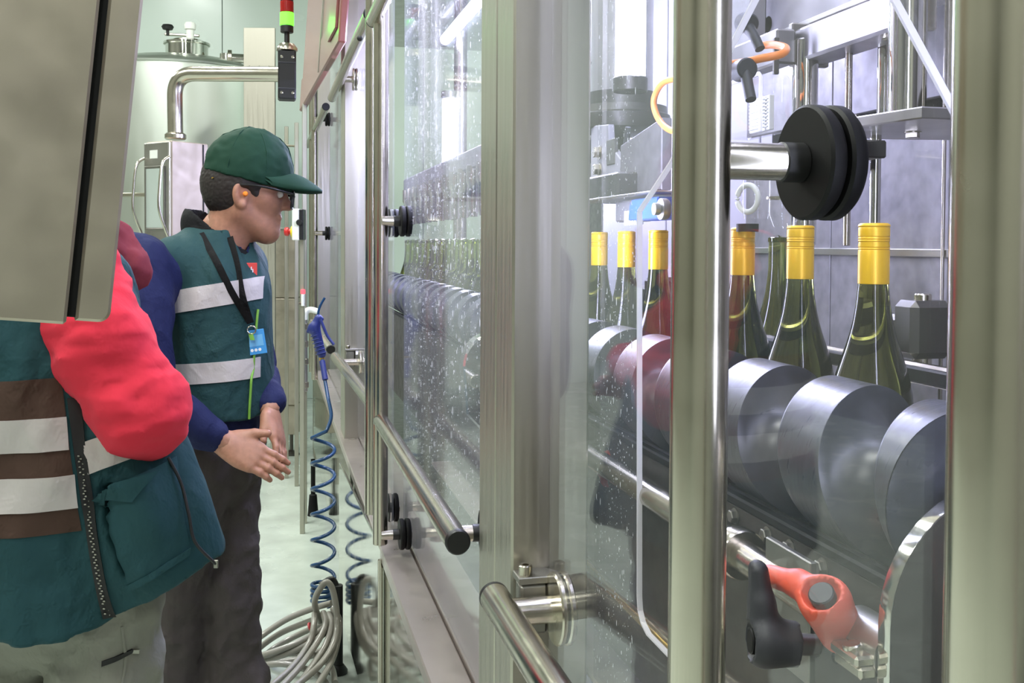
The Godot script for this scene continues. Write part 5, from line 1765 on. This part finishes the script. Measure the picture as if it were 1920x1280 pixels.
# head with a face; axes: x forward, y up, z towards the person's right
func head(mb: MB, at: Vector3, B: Basis, neck_to: Vector3, s := 1.0) -> void:
	var g := func(x: float, y: float, z: float) -> Vector3: return at + B * (Vector3(x, y, z) * s)
	var f := Sdf.new((at - Vector3.ONE * 0.20).min(neck_to - Vector3.ONE * 0.09), at + Vector3.ONE * 0.20, 0.0036)
	f.ball(g.call(-0.012, 0.045, 0), Vector3(0.098, 0.098, 0.076) * s, 0.03, B)
	f.cap(g.call(0.035, 0.01, 0), g.call(0.045, -0.065, 0), 0.064 * s, 0.046 * s, 0.03, Vector3(1, 1, 0.98), B)
	for k in [-1.0, 1.0]:
		f.cap(g.call(-0.005, -0.045, k * 0.048), g.call(0.058, -0.088, k * 0.018), 0.024 * s, 0.022 * s, 0.03)
		f.cap(g.call(0.045, -0.008, k * 0.042), g.call(0.062, -0.02, k * 0.030), 0.022 * s, 0.018 * s, 0.02)
		f.cap(g.call(0.082, 0.036, k * 0.010), g.call(0.070, 0.038, k * 0.045), 0.013 * s, 0.011 * s, 0.016)
		f.ball(g.call(0.094, 0.013, k * 0.032), Vector3(0.016, 0.012, 0.017) * s, 0.012, B, true)
	f.cap(g.call(0.068, -0.092, 0.006), g.call(0.068, -0.092, -0.006), 0.024 * s, 0.024 * s, 0.02)
	f.cap(g.call(0.088, 0.020, 0), g.call(0.110, -0.016, 0), 0.0085 * s, 0.0125 * s, 0.014)
	for k in [-1.0, 1.0]: f.ball(g.call(0.100, -0.020, k * 0.010), Vector3(0.010, 0.008, 0.008) * s, 0.008, B)
	f.cap(g.call(0.088, -0.050, 0.018), g.call(0.088, -0.050, -0.018), 0.0085 * s, 0.0085 * s, 0.010)
	f.cap(g.call(0.085, -0.064, 0.014), g.call(0.085, -0.064, -0.014), 0.0085 * s, 0.0085 * s, 0.010)
	f.cap(g.call(0.098, -0.0575, 0.022), g.call(0.098, -0.0575, -0.022), 0.002 * s, 0.002 * s, 0.005, Vector3.ONE, Basis.IDENTITY, true)
	for k in [-1.0, 1.0]:
		var E := B * Basis(Vector3.UP, k * 0.35) * Basis(Vector3.BACK, 0.15)
		f.ball(g.call(-0.012, -0.002, k * 0.074), Vector3(0.021, 0.034, 0.011) * s, 0.006, E)
		f.ball(g.call(-0.006, 0.001, k * 0.085), Vector3(0.011, 0.021, 0.008) * s, 0.006, E, true)
		f.ball(g.call(-0.004, -0.028, k * 0.077), Vector3(0.009, 0.010, 0.008) * s, 0.006, E)
	f.cap(g.call(-0.022, -0.04, 0), neck_to, 0.056 * s, 0.066 * s, 0.03)
	f.into(mb)


# flat strip of cloth along a path, its width along w
func ribbon(path: Array, w: Vector3, th: Vector3) -> MB:
	var rows := []
	for p in path:
		rows.append(PackedVector3Array([p - w - th, p + w - th, p + w + th, p - w + th]))
	var mb := MB.new()
	mb.grid(rows, true)
	return mb


func person_in_cap() -> void:
	# x to the picture's right, z towards the viewer; the man faces the machine
	var at := Vector3(-0.1464, 1.4460, -2.9163)
	at.y = 0
	var t := thing("person", "person in a green cap and dark green vest looking into the machine, hands clasped", "person", at, deg_to_rad(-13.55))
	var yaw := deg_to_rad(36)
	var F := Vector3(cos(yaw), 0, sin(yaw))
	var S := Vector3(-sin(yaw), 0, cos(yaw))
	var T := Basis(F, Vector3.UP, S)
	var ht := Vector3(0.090, 1.580, 0.0)
	var hy := deg_to_rad(-14)
	var hf := Vector3(cos(hy), -0.10, sin(hy)).normalized()
	var hs := hf.cross(Vector3.UP).normalized()
	var HB := Basis(hf, hs.cross(hf).normalized(), hs)
	var sc := 1.06
	# joints
	var sh_n := Vector3(-0.150, 1.375, 0.195)
	var el_n := Vector3(-0.095, 1.07, 0.275)
	var wr_n := Vector3(0.088, 0.935, 0.205)
	var sh_f := Vector3(0.035, 1.375, -0.15)
	var el_f := Vector3(0.075, 1.10, -0.16)
	var wr_f := Vector3(0.168, 1.00, 0.05)
	var hip := [Vector3(0.005, 0.87, -0.085), Vector3(-0.035, 0.87, 0.085)]
	var knee := [Vector3(0.035, 0.49, -0.04), Vector3(-0.095, 0.49, 0.02)]
	var ank := [Vector3(0.045, 0.09, -0.04), Vector3(-0.125, 0.09, -0.02)]
	var lo := Vector3(-0.36, 0.0, -0.36)
	var hi := Vector3(0.34, 1.56, 0.40)
	# skin: one figure under the clothes
	var mb := MB.new()
	var f := Sdf.new(lo, hi, 0.014)
	f.cap(Vector3(0.0, 0.92, 0), Vector3(0.0, 1.32, 0), 0.115, 0.12, 0.04, Vector3(0.8, 1, 0.98), T)
	f.cap(sh_n, sh_f, 0.055, 0.055, 0.05)
	f.cap(Vector3(0.03, 1.48, 0), Vector3(0.02, 1.38, 0), 0.064, 0.07, 0.04)
	for q in [[sh_n, el_n, wr_n], [sh_f, el_f, wr_f]]:
		f.cap(q[0], q[1], 0.052, 0.042, 0.03)
		f.cap(q[1], q[2], 0.041, 0.029, 0.02)
	for k in 2:
		f.cap(hip[k], knee[k], 0.082, 0.058, 0.03)
		f.cap(knee[k], ank[k], 0.055, 0.04, 0.02)
		f.cap(ank[k], ank[k] + Vector3(0.12, -0.05, 0), 0.035, 0.03, 0.02)
	f.into(mb)
	head(mb, ht, HB, Vector3(0.025, 1.44, 0.0), sc)
	hand(mb, wr_n, Vector3(0.86, -0.42, 0.0), Vector3(0.25, 0.5, 0.85), 0.30, -1.0, Vector3(0.85, 0.20, 0.0), 1.08)
	hand(mb, wr_f + Vector3(0.002, -0.012, 0.0), Vector3(0.36, -0.85, 0.55), Vector3(0.9, 0.35, 0.0), 0.22, 1.0, Vector3(0.0, -0.7, 0.55), 1.02)
	part("body", mb, M.skin, t)
	# eyes
	for k in [-1.0, 1.0]:
		var e := part("eye", MB.new().lathe(sphere_prof(0.0125), Transform3D.IDENTITY, 18), M.eye_white, t, ht + HB * (Vector3(0.083, 0.013, k * 0.032) * sc))
		part("iris", MB.new().lathe([Vector2(0.0058, 0.0108), Vector2(0.004, 0.0122), Vector2(0, 0.0128)], along(Vector3.ZERO, hf), 16), M.hair, e)
	# hair round the back and sides
	f = Sdf.new(ht - Vector3.ONE * 0.17, ht + Vector3.ONE * 0.17, 0.004)
	f.ball(ht + HB * (Vector3(-0.016, 0.032, 0) * sc), Vector3(0.102, 0.112, 0.083) * sc, 0.01, HB)
	f.cut(-HB.y, -HB.y.dot(ht + HB * Vector3(0, -0.066, 0)))
	f.cut(HB.x, HB.x.dot(ht) + 0.046)
	for k in [-1.0, 1.0]:
		f.cap(ht + HB * (Vector3(0.03, -0.075, k * 0.07) * sc), ht + HB * (Vector3(0.0, -0.012, k * 0.09) * sc), 0.05, 0.030, 0.01, Vector3.ONE, Basis.IDENTITY, true)
	f.folds(fold_noise(4, 90.0), 0.0015, Vector3.ONE)
	part("hair", f.into(MB.new()), M.hair, t)
	cap_hat(t, ht, HB, sc)
	spectacles(t, ht, HB, sc)
	part("earplug", MB.new().lathe([Vector2(0.006, -0.006), Vector2(0.007, 0.004), Vector2(0.004, 0.009), Vector2(0, 0.010)], along(ht + HB * (Vector3(0.0, 0.0, 0.083) * sc), HB.z), 16), M.earplug, t, Vector3.ZERO, "orange foam earplug")
	# shirt with long sleeves
	f = Sdf.new(lo, hi, 0.0115)
	f.cap(Vector3(0.0, 0.90, 0), Vector3(0.0, 1.33, 0), 0.150, 0.146, 0.04, Vector3(0.80, 1, 0.98), T)
	f.cap(Vector3(0.02, 1.42, 0), Vector3(0.02, 1.36, 0), 0.078, 0.10, 0.04)
	f.cap(sh_n, sh_f, 0.074, 0.060, 0.06)
	f.cap(sh_n, el_n, 0.097, 0.078, 0.04)
	f.cap(el_n, wr_n + Vector3(-0.036, 0.024, 0), 0.068, 0.047, 0.03)
	f.cap(sh_f, el_f, 0.062, 0.055, 0.04)
	f.cap(el_f, wr_f + Vector3(-0.004, 0.016, -0.02), 0.055, 0.040, 0.03)
	f.cut(Vector3(0, -1, 0), -0.835)
	f.cap(Vector3(0.03, 1.60, 0), Vector3(0.022, 1.40, 0), 0.070, 0.070, 0.01, Vector3.ONE, Basis.IDENTITY, true)
	f.folds(fold_noise(11, 9.0), 0.010, Vector3(1, 0.55, 1))
	part("shirt", f.into(MB.new()), M.navy, t)
	# collar
	f = Sdf.new(Vector3(-0.16, 1.36, -0.18), Vector3(0.22, 1.58, 0.18), 0.005)
	f.cap(Vector3(-0.005, 1.50, 0), Vector3(0.015, 1.40, 0), 0.082, 0.094, 0.01)
	f.cap(Vector3(0.0, 1.56, 0), Vector3(0.02, 1.38, 0), 0.072, 0.080, 0.004, Vector3.ONE, Basis.IDENTITY, true)
	f.cut(Vector3(0.62, 0.78, 0).normalized(), 1.178)
	f.cut(Vector3(-0.2, -1, 0).normalized(), -1.385)
	part("collar", f.into(MB.new()), M.lanyard, t, Vector3.ZERO, "dark stand-up collar")
	# vest
	f = Sdf.new(lo, hi, 0.0105)
	f.cap(Vector3(0.010, 0.94, 0), Vector3(0.008, 1.31, 0), 0.172, 0.165, 0.04, Vector3(0.85, 1, 0.96), T)
	f.cap(Vector3(-0.082, 1.405, 0.105), Vector3(0.055, 1.395, -0.11), 0.060, 0.056, 0.06)
	f.cap(Vector3(0.01, 1.45, 0), Vector3(0.01, 1.36, 0), 0.086, 0.11, 0.05)
	f.cut(Vector3(0.10, -1, 0).normalized(), -0.962)
	f.cap(Vector3(0.03, 1.60, 0.0), Vector3(0.022, 1.40, 0.0), 0.074, 0.074, 0.01, Vector3.ONE, Basis.IDENTITY, true)
	f.cap(Vector3(0.11, 1.50, 0.045), Vector3(0.175, 1.29, 0.075), 0.052, 0.012, 0.01, Vector3.ONE, Basis.IDENTITY, true)
	f.folds(fold_noise(15, 7.0), 0.008, Vector3(1, 0.5, 1))
	var vest := f.copy()
	part("vest", f.into(MB.new()), M.vest_dark, t)
	for q in [[1.294, 1.328, 0.030], [1.106, 1.114, 0.027]]:
		part("reflective_strip", drape(vest, Vector2(-0.09, q[0] - q[2] - 0.006), Vector2(0.143, q[1] - q[2]), Vector2(0.143, q[1] + q[2]), Vector2(-0.09, q[0] + q[2] - 0.006), 48, 5, 0.004), M.reflective, t)
	# zip edge with lime piping
	var pts := []
	for i in 12:
		var y := 1.27 - i * 0.0265
		pts.append(front(vest, 0.138 - 0.0015 * i, y) + Vector3(0.003, 0, 0.004))
	part("piping", MB.new().tube(curve(pts, 3), 0.0035, 8), M.lime, t, Vector3.ZERO, "lime green piping")
	# lanyard and badge
	var c := front(vest, 0.124, 1.235) + Vector3(0.004, 0, 0.012)
	for q in [[Vector3(-0.01, 1.475, 0.085), front(vest, 0.045, 1.40), front(vest, 0.085, 1.32)], [Vector3(0.065, 1.465, 0.075), front(vest, 0.088, 1.395), front(vest, 0.106, 1.31)]]:
		var w := []
		for p in q: w.append(p + Vector3(0.003, 0, 0.008))
		w.append(c)
		part("lanyard_strap", ribbon(curve(w, 6), Vector3(0.0095, 0.003, 0.002), Vector3(0.0004, 0, 0.0012)), M.lanyard, t)
	part("lanyard_clip", MB.new().tube(ring_path(c + Vector3(0.003, -0.018, 0.002), Vector3(0.2, 0, 1), 0.011, 16), 0.002, 8, false, true), M.tube_steel, t)
	part("lime_loop", ribbon([c + Vector3(0, -0.026, 0.002), c + Vector3(0.006, -0.045, 0.004)], Vector3(0.006, 0, 0), Vector3(0, 0, 0.001)), M.lime, t)
	var bc := front(vest, 0.130, 1.185)
	var badge := thing("badge", "light blue name badge hanging on the lanyard of the person in the cap", "badge", t.transform * (bc + Vector3(0.006, -0.002, 0.012)), deg_to_rad(-13.55))
	badge.rotation.z = deg_to_rad(9)
	part("card", bx(Vector3.ZERO, Vector3(0.060, 0.066, 0.0025), 0.0008), M.badge_blue, badge)
	part("print_panel", bx(Vector3(0.001, 0.004, 0.0014), Vector3(0.047, 0.030, 0.0006)), mat("badge_light", tone(110, 178, 226), 0.3), badge)
	for i in 3: part("round_logo", bar(Vector3(-0.009 + i * 0.0105, -0.021, 0.001), Vector3(-0.009 + i * 0.0105, -0.021, 0.0019), 0.0042, 12, 0.0002), M.badge_print, badge)
	# chest patch
	var pc := front(vest, 0.118, 1.378) + Vector3(0, 0, 0.006)
	var pm := bx(Vector3.ZERO, Vector3(0.030, 0.034, 0.003), 0.001, Basis(Vector3.UP, 0.5))
	var pa := part("chest_patch", pm, M.patch_red, t, pc, "small red chest patch")
	for i in 3: part("patch_mark", bx(Vector3(-0.004 + 0.004 * i, -0.004 + (i % 2) * 0.006, 0.0025), Vector3(0.0028, 0.009, 0.001), 0.0, Basis(Vector3.UP, 0.5)), M.badge_print, pa)
	# trousers and shoes
	f = Sdf.new(Vector3(-0.36, 0.03, -0.36), Vector3(0.34, 1.0, 0.40), 0.0125)
	f.cap(Vector3(0.0, 0.90, 0), Vector3(0.0, 0.86, 0), 0.15, 0.15, 0.03, Vector3(0.78, 1, 1.05), T)
	for k in 2:
		f.cap(hip[k], knee[k], 0.102, 0.082, 0.02)
		f.cap(knee[k], ank[k] + Vector3(0, 0.03, 0), 0.080, 0.078, 0.03)
		f.ball(ank[k] + Vector3(0.02, 0.12, 0), Vector3(0.085, 0.05, 0.08), 0.03)
	f.cut(Vector3.UP, 0.93)
	f.cut(Vector3.DOWN, -0.065)
	f.folds(fold_noise(19, 12.0), 0.014, Vector3(1, 0.9, 1))
	part("trousers", f.into(MB.new()), M.trouser_brown, t)
	for k in 2:
		f = Sdf.new(ank[k] + Vector3(-0.12, -0.095, -0.08), ank[k] + Vector3(0.24, 0.05, 0.08), 0.006)
		f.cap(ank[k] + Vector3(-0.03, -0.045, 0), ank[k] + Vector3(0.15, -0.055, 0), 0.045, 0.04, 0.02)
		f.cut(Vector3.DOWN, 0.088 - ank[k].y)
		part("shoe", f.into(MB.new()), M.shoe_brown, t)


func sphere_prof(r: float) -> Array:
	var p := []
	for i in 13: p.append(Vector2(r * sin(PI * i / 12.0), -r * cos(PI * i / 12.0)))
	return p


func cap_hat(t: Node3D, ht: Vector3, B: Basis, s: float) -> void:
	var g := func(v: Vector3) -> Vector3: return ht + B * (v * s)
	var root := Node3D.new()
	root.name = "baseball_cap"
	t.add_child(root, true)
	var f := Sdf.new(ht - Vector3.ONE * 0.10, ht + Vector3.ONE * 0.24, 0.0042)
	f.ball(g.call(Vector3(-0.006, 0.050, 0)), Vector3(0.112, 0.122, 0.088) * s, 0.01, B)
	f.ball(g.call(Vector3(0.020, 0.080, 0)), Vector3(0.085, 0.085, 0.074) * s, 0.03, B)
	var n := (B * Vector3(-0.16, -1, 0)).normalized()
	f.cut(n, n.dot(g.call(Vector3(0, 0.036, 0))))
	f.folds(fold_noise(23, 18.0), 0.003, Vector3.ONE)
	var crown := f.copy()
	part("crown", f.into(MB.new()), M.cap_green, root)
	for i in 3:
		# panel seams over the crown
		var a := PI * i / 3.0
		var rows := []
		for j in 25:
			var e := PI * (0.02 + 0.96 * j / 24.0)
			var dir := Vector3(cos(e) * cos(a), sin(e), cos(e) * sin(a))
			var p: Vector3 = g.call(Vector3(-0.002, 0.055, 0))
			var dd := (B * dir).normalized()
			var m := 0.05
			while m < 0.2:
				var q := p + dd * m
				var idx := Vector3i(((q - crown.o) / crown.h).round())
				if idx.x < 0 or idx.y < 0 or idx.z < 0 or idx.x >= crown.n.x or idx.y >= crown.n.y or idx.z >= crown.n.z: break
				if crown.d[(idx.z * crown.n.y + idx.y) * crown.n.x + idx.x] > 0.0: break
				m += 0.001
			var q := p + dd * (m - 0.001)
			if B.y.dot(q - g.call(Vector3(0, 0.036, 0))) > 0.0: rows.append(q)
		if rows.size() > 4: part("seam", MB.new().tube(rows, 0.0017, 6), M.cap_green, root)
	part("button", MB.new().lathe([Vector2(0.008, -0.003), Vector2(0.008, 0.001), Vector2(0.005, 0.004), Vector2(0, 0.005)], along(g.call(Vector3(-0.004, 0.170, 0)), B.y), 16), M.cap_green, root)
	# brim: a curved blade, upper and lower skin
	var rows := []
	for i in 20:
		var r := i / 9.0 if i < 10 else (19 - i) / 9.0
		var low := 0.0 if i < 10 else -0.008
		var ring := PackedVector3Array()
		for j in 25:
			var a := deg_to_rad(lerpf(-78, 78, j / 24.0))
			var inn := Vector3(0.096 * cos(a) + 0.002, 0, 0.082 * sin(a))
			var o := Vector3(0.190 * pow(cos(a), 0.75) + 0.004, 0, 0.086 * sin(a))
			var p := inn.lerp(o, r)
			p.y = 0.074 - 0.038 * r * cos(a) - 0.030 * sin(a) * sin(a) + low + 0.008 * sin(PI * r)
			ring.append(g.call(p))
		rows.append(ring)
	var mb := MB.new()
	mb.grid(rows)
	part("brim", mb, M.cap_green, root)
	part("strap_buckle", bx(g.call(Vector3(-0.078, 0.032, 0.058)), Vector3(0.022, 0.004, 0.006), 0.001, B * Basis(Vector3.UP, 0.75)), M.brass, root)


func spectacles(t: Node3D, ht: Vector3, B: Basis, s: float) -> void:
	var g := func(v: Vector3) -> Vector3: return ht + B * (v * s)
	var root := Node3D.new()
	root.name = "spectacles"
	t.add_child(root, true)
	for k in [-1.0, 1.0]:
		part("temple", MB.new().tube(curve([g.call(Vector3(-0.012, 0.022, k * 0.088)), g.call(Vector3(0.02, 0.024, k * 0.087)), g.call(Vector3(0.06, 0.022, k * 0.082)), g.call(Vector3(0.117, 0.014, k * 0.066))], 4), 0.0036, 8), M.spectacle_black, root)
		var rim := []
		for p in rounded(0.056, 0.044, 0.014, 4):
			rim.append(g.call(Vector3(0.122 - absf(p.x + k * 0.036) * 0.10, 0.000 + p.y, k * 0.036 + p.x)))
		part("rim", MB.new().tube(rim, 0.0030, 8, false, true), M.spectacle_black, root)
		part("lens", MB.new().prism(rounded(0.053, 0.041, 0.014, 4), 0.0015, Transform3D(B * Basis(Vector3.FORWARD, Vector3.UP, Vector3.RIGHT), g.call(Vector3(0.118, 0.0, k * 0.036)))), M.clear_lens, root)
	part("bridge", MB.new().tube([g.call(Vector3(0.120, 0.008, -0.010)), g.call(Vector3(0.124, 0.011, 0)), g.call(Vector3(0.120, 0.008, 0.010))], 0.0024, 8), M.spectacle_black, root)


# ---------------------------------------------------------------- person half hidden by the near cabinet
func person_in_fleece() -> void:
	var at := Vector3(-0.3244, 1.4462, -1.9302)
	at.y = 0
	var t := thing("person", "person in a red fleece and teal vest, head hidden behind the near steel cabinet", "person", at, deg_to_rad(-13.55))
	var lo := Vector3(-0.50, 0.0, -0.34)
	var hi := Vector3(0.36, 1.52, 0.32)
	var ht := Vector3(-0.07, 1.60, -0.02)
	var hf := Vector3(0.6, -0.1, -0.8).normalized()
	var hs := hf.cross(Vector3.UP).normalized()
	var HB := Basis(hf, hs.cross(hf).normalized(), hs)
	var sh_r := Vector3(-0.012, 1.395, 0.05)
	var el_r := Vector3(0.145, 1.165, 0.10)
	var wr_r := Vector3(-0.02, 1.18, -0.22)
	var sh_l := Vector3(-0.27, 1.40, -0.06)
	var el_l := Vector3(-0.36, 1.14, -0.08)
	var wr_l := Vector3(-0.14, 1.10, -0.26)
	var hip := [Vector3(0.045, 0.84, 0.02), Vector3(-0.165, 0.84, -0.04)]
	var knee := [Vector3(0.055, 0.47, 0.02), Vector3(-0.15, 0.47, -0.02)]
	var ank := [Vector3(0.045, 0.09, 0.0), Vector3(-0.15, 0.09, -0.06)]
	var mb := MB.new()
	var f := Sdf.new(lo, hi, 0.015)
	f.cap(Vector3(-0.09, 0.90, 0), Vector3(-0.09, 1.30, 0), 0.15, 0.15, 0.04, Vector3(1.1, 1, 0.75))
	f.cap(sh_r + Vector3(-0.03, 0, 0), sh_l, 0.055, 0.055, 0.05)
	f.cap(Vector3(-0.08, 1.50, 0), Vector3(-0.09, 1.38, 0), 0.055, 0.065, 0.04)
	for q in [[sh_r, el_r, wr_r], [sh_l, el_l, wr_l]]:
		f.cap(q[0], q[1], 0.05, 0.042, 0.03)
		f.cap(q[1], q[2], 0.04, 0.028, 0.02)
	for k in 2:
		f.cap(hip[k], knee[k], 0.082, 0.058, 0.03)
		f.cap(knee[k], ank[k], 0.055, 0.04, 0.02)
		f.cap(ank[k], ank[k] + hf * Vector3(0.13, 0, 0.13) + Vector3(0, -0.05, 0), 0.035, 0.03, 0.02)
	f.into(mb)
	head(mb, ht, HB, Vector3(-0.085, 1.43, 0.0))
	hand(mb, wr_r, Vector3(-0.8, 0.2, -0.3), Vector3(0, 0.3, -0.9), 0.4, 1.0, Vector3(-0.3, 0.8, 0))
	hand(mb, wr_l, Vector3(0.8, 0.15, -0.2), Vector3(0, 0.3, -0.9), 0.4, -1.0, Vector3(0.3, 0.8, 0))
	part("body", mb, M.skin, t)
	f = Sdf.new(ht - Vector3.ONE * 0.17, ht + Vector3.ONE * 0.17, 0.005)
	f.ball(ht + HB * Vector3(-0.02, 0.045, 0), Vector3(0.105, 0.11, 0.09), 0.01, HB)
	f.cut(HB.x, HB.x.dot(ht) + 0.05)
	f.folds(fold_noise(6, 50.0), 0.004, Vector3.ONE)
	part("hair", f.into(MB.new()), M.hair, t)
	# fleece
	f = Sdf.new(lo, hi, 0.0105)
	f.cap(Vector3(-0.09, 0.92, 0), Vector3(-0.09, 1.30, 0), 0.165, 0.168, 0.04, Vector3(1.1, 1, 0.76))
	f.cap(sh_r, sh_l, 0.074, 0.074, 0.06)
	f.cap(sh_r, Vector3(0.076, 1.275, 0.085), 0.076, 0.074, 0.05)
	f.cap(Vector3(0.076, 1.275, 0.085), el_r, 0.074, 0.068, 0.04)
	f.cap(el_r, wr_r, 0.070, 0.046, 0.04)
	f.cap(sh_l, el_l, 0.08, 0.068, 0.05)
	f.cap(el_l, wr_l, 0.066, 0.046, 0.04)
	f.cap(Vector3(-0.08, 1.62, 0), Vector3(-0.085, 1.38, 0), 0.066, 0.07, 0.01, Vector3.ONE, Basis.IDENTITY, true)
	f.folds(fold_noise(31, 8.0), 0.010, Vector3(1, 1.6, 1))
	f.folds(fold_noise(32, 17.0), 0.004, Vector3(0.7, 1.8, 0.7))
	part("fleece", f.into(MB.new()), M.fleece_red, t, Vector3.ZERO, "red fleece jacket")
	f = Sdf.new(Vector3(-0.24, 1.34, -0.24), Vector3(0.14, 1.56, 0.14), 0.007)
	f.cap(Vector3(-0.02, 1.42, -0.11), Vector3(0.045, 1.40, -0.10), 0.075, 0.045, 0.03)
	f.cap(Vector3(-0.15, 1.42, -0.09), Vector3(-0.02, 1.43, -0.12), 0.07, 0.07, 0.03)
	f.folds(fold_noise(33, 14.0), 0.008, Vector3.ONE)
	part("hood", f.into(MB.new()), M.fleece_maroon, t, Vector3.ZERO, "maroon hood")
	# vest: straight back block and a flaring front panel with a pocket
	f = Sdf.new(lo, hi, 0.0095)
	f.cap(Vector3(-0.10, 0.80, 0.01), Vector3(-0.10, 1.30, 0.0), 0.215, 0.182, 0.04, Vector3(1.10, 1, 0.86))
	f.cap(Vector3(-0.20, 1.40, 0), Vector3(-0.02, 1.40, 0), 0.07, 0.07, 0.06)
	f.cap(Vector3(0.100, 1.125, 0.02), Vector3(0.165, 0.90, 0.03), 0.085, 0.098, 0.06)
	f.cap(Vector3(-0.08, 1.62, 0), Vector3(-0.085, 1.38, 0), 0.070, 0.08, 0.01, Vector3.ONE, Basis.IDENTITY, true)
	f.cut(Vector3(0.02, -1, 0).normalized(), -0.800)
	f.cut(Vector3(0.443, -0.896, 0), -0.690)
	f.cap(sh_r, Vector3(0.076, 1.275, 0.085), 0.070, 0.068, 0.01, Vector3.ONE, Basis.IDENTITY, true)
	f.cap(sh_l, el_l, 0.075, 0.07, 0.01, Vector3.ONE, Basis.IDENTITY, true)
	f.folds(fold_noise(37, 8.0), 0.010, Vector3(1.3, 0.6, 1))
	# slit of the side pocket, a real cut in the cloth
	var cut_a := skin_at(f, Vector2(0.094, 1.035))
	var cut_b := skin_at(f, Vector2(0.125, 0.897))
	f.cap(cut_a, cut_b, 0.011, 0.007, 0.004, Vector3(1, 1, 4.0), Basis(Vector3.UP, -0.25), true)
	var vest := f.copy()
	part("vest", f.into(MB.new()), M.vest_green, t)
	# dull band with the two reflective strips on the back block
	var s: Sdf
	part("dull_band", drape(vest, Vector2(-0.30, 0.972), Vector2(0.057, 0.972), Vector2(0.020, 1.225), Vector2(-0.30, 1.215), 30, 20, 0.0015), M.band_brown, t, Vector3.ZERO, "dull brown band")
	for q in [[1.131, 0.030, 0.036], [1.036, 0.045, 0.052]]:
		part("reflective_strip", drape(vest, Vector2(-0.30, q[0] - 0.0275), Vector2(q[2], q[0] - 0.025), Vector2(q[1], q[0] + 0.029), Vector2(-0.30, q[0] + 0.0265), 40, 6, 0.004), M.reflective, t)
	part("reflective_strip", drape(vest, Vector2(0.064, 1.063), Vector2(0.176, 1.103), Vector2(0.168, 1.155), Vector2(0.054, 1.116), 24, 6, 0.004), M.reflective, t, Vector3.ZERO, "short slanting reflective strip")
	# zip
	var z := part("zip", drape(vest, Vector2(0.087, 0.822), Vector2(0.103, 0.822), Vector2(0.047, 1.19), Vector2(0.029, 1.19), 3, 40, 0.004), M.zip_black, t, Vector3.ZERO, "black zip")
	var teeth := MB.new()
	for i in 62:
		var y := 1.095 - i * 0.0044
		teeth.box(front(vest, 0.225 - 0.157 * y - 0.0015 + 0.003 * (i % 2), y) + Vector3(0, 0, 0.0045), Vector3(0.004, 0.0024, 0.003), 0.0004)
	var tt := part("teeth", teeth, M.zip_metal, z)
	tt.set_meta("kind", "stuff")
	# pocket on the flaring panel
	part("pocket", flap(vest, Vector2(0.134, 0.876), Vector2(0.226, 0.930), Vector2(0.190, 1.082), Vector2(0.098, 1.038), 26, 26, 0.004, 0.026), M.vest_green, t, Vector3.ZERO, "bulging patch pocket standing open at its top")
	part("pocket_flap", flap(vest, Vector2(0.106, 1.022), Vector2(0.146, 1.020), Vector2(0.162, 1.062), Vector2(0.090, 1.044), 12, 8, 0.036, 0.008), M.vest_green, t)
	part("pocket_hem", drape(vest, Vector2(0.132, 0.868), Vector2(0.224, 0.922), Vector2(0.224, 0.934), Vector2(0.132, 0.880), 24, 3, 0.009), M.vest_green, t)
	var edge := []
	for q in [Vector2(0.176, 1.085), Vector2(0.197, 1.04), Vector2(0.214, 0.99), Vector2(0.226, 0.945)]: edge.append(skin_at(vest, q) + Vector3(0.010, 0, 0.010))
	edge.append(Vector3(0.268, 0.905, edge[-1].z - 0.01))
	part("edge_zip", MB.new().tube(curve(edge, 6), 0.0028, 8), M.zip_black, t)
	part("zip_pull", bx(edge[-1], Vector3(0.008, 0.014, 0.004), 0.001), M.zip_metal, t)
	# trousers
	f = Sdf.new(Vector3(-0.50, 0.03, -0.30), Vector3(0.30, 1.0, 0.26), 0.0115)
	f.cap(Vector3(-0.07, 0.90, 0), Vector3(-0.07, 0.84, 0), 0.160, 0.160, 0.03, Vector3(1.1, 1, 0.72))
	for k in 2:
		f.cap(hip[k], knee[k], 0.104, 0.088, 0.02)
		f.cap(knee[k], ank[k] + Vector3(0, 0.02, 0), 0.088, 0.080, 0.03)
	f.cut(Vector3.UP, 0.94)
	f.cut(Vector3.DOWN, -0.065)
	f.folds(fold_noise(43, 10.0), 0.014, Vector3(0.8, 1.4, 1))
	var tr := f.copy()
	part("trousers", f.into(MB.new()), M.trouser_grey, t)
	part("pocket_zip", drape(tr, Vector2(0.080, 0.736), Vector2(0.118, 0.744), Vector2(0.118, 0.752), Vector2(0.080, 0.745), 16, 2, 0.003), M.zip_black, t)
	part("zip_pull", bx(skin_at(tr, Vector2(0.122, 0.746)) + Vector3(0, 0, 0.006), Vector3(0.018, 0.008, 0.005), 0.001), M.zip_metal, t)
	part("side_seam", drape(tr, Vector2(0.104, 0.50), Vector2(0.107, 0.50), Vector2(0.112, 0.80), Vector2(0.109, 0.80), 2, 40, 0.002), M.trouser_grey, t)
	for k in 2:
		f = Sdf.new(ank[k] + Vector3(-0.16, -0.095, -0.26), ank[k] + Vector3(0.26, 0.05, 0.16), 0.008)
		f.cap(ank[k] + Vector3(-0.02, -0.045, 0.03), ank[k] + Vector3(0.10, -0.055, -0.12), 0.045, 0.04, 0.02)
		f.cut(Vector3.DOWN, 0.088 - ank[k].y)
		part("shoe", f.into(MB.new()), M.shoe_brown, t)
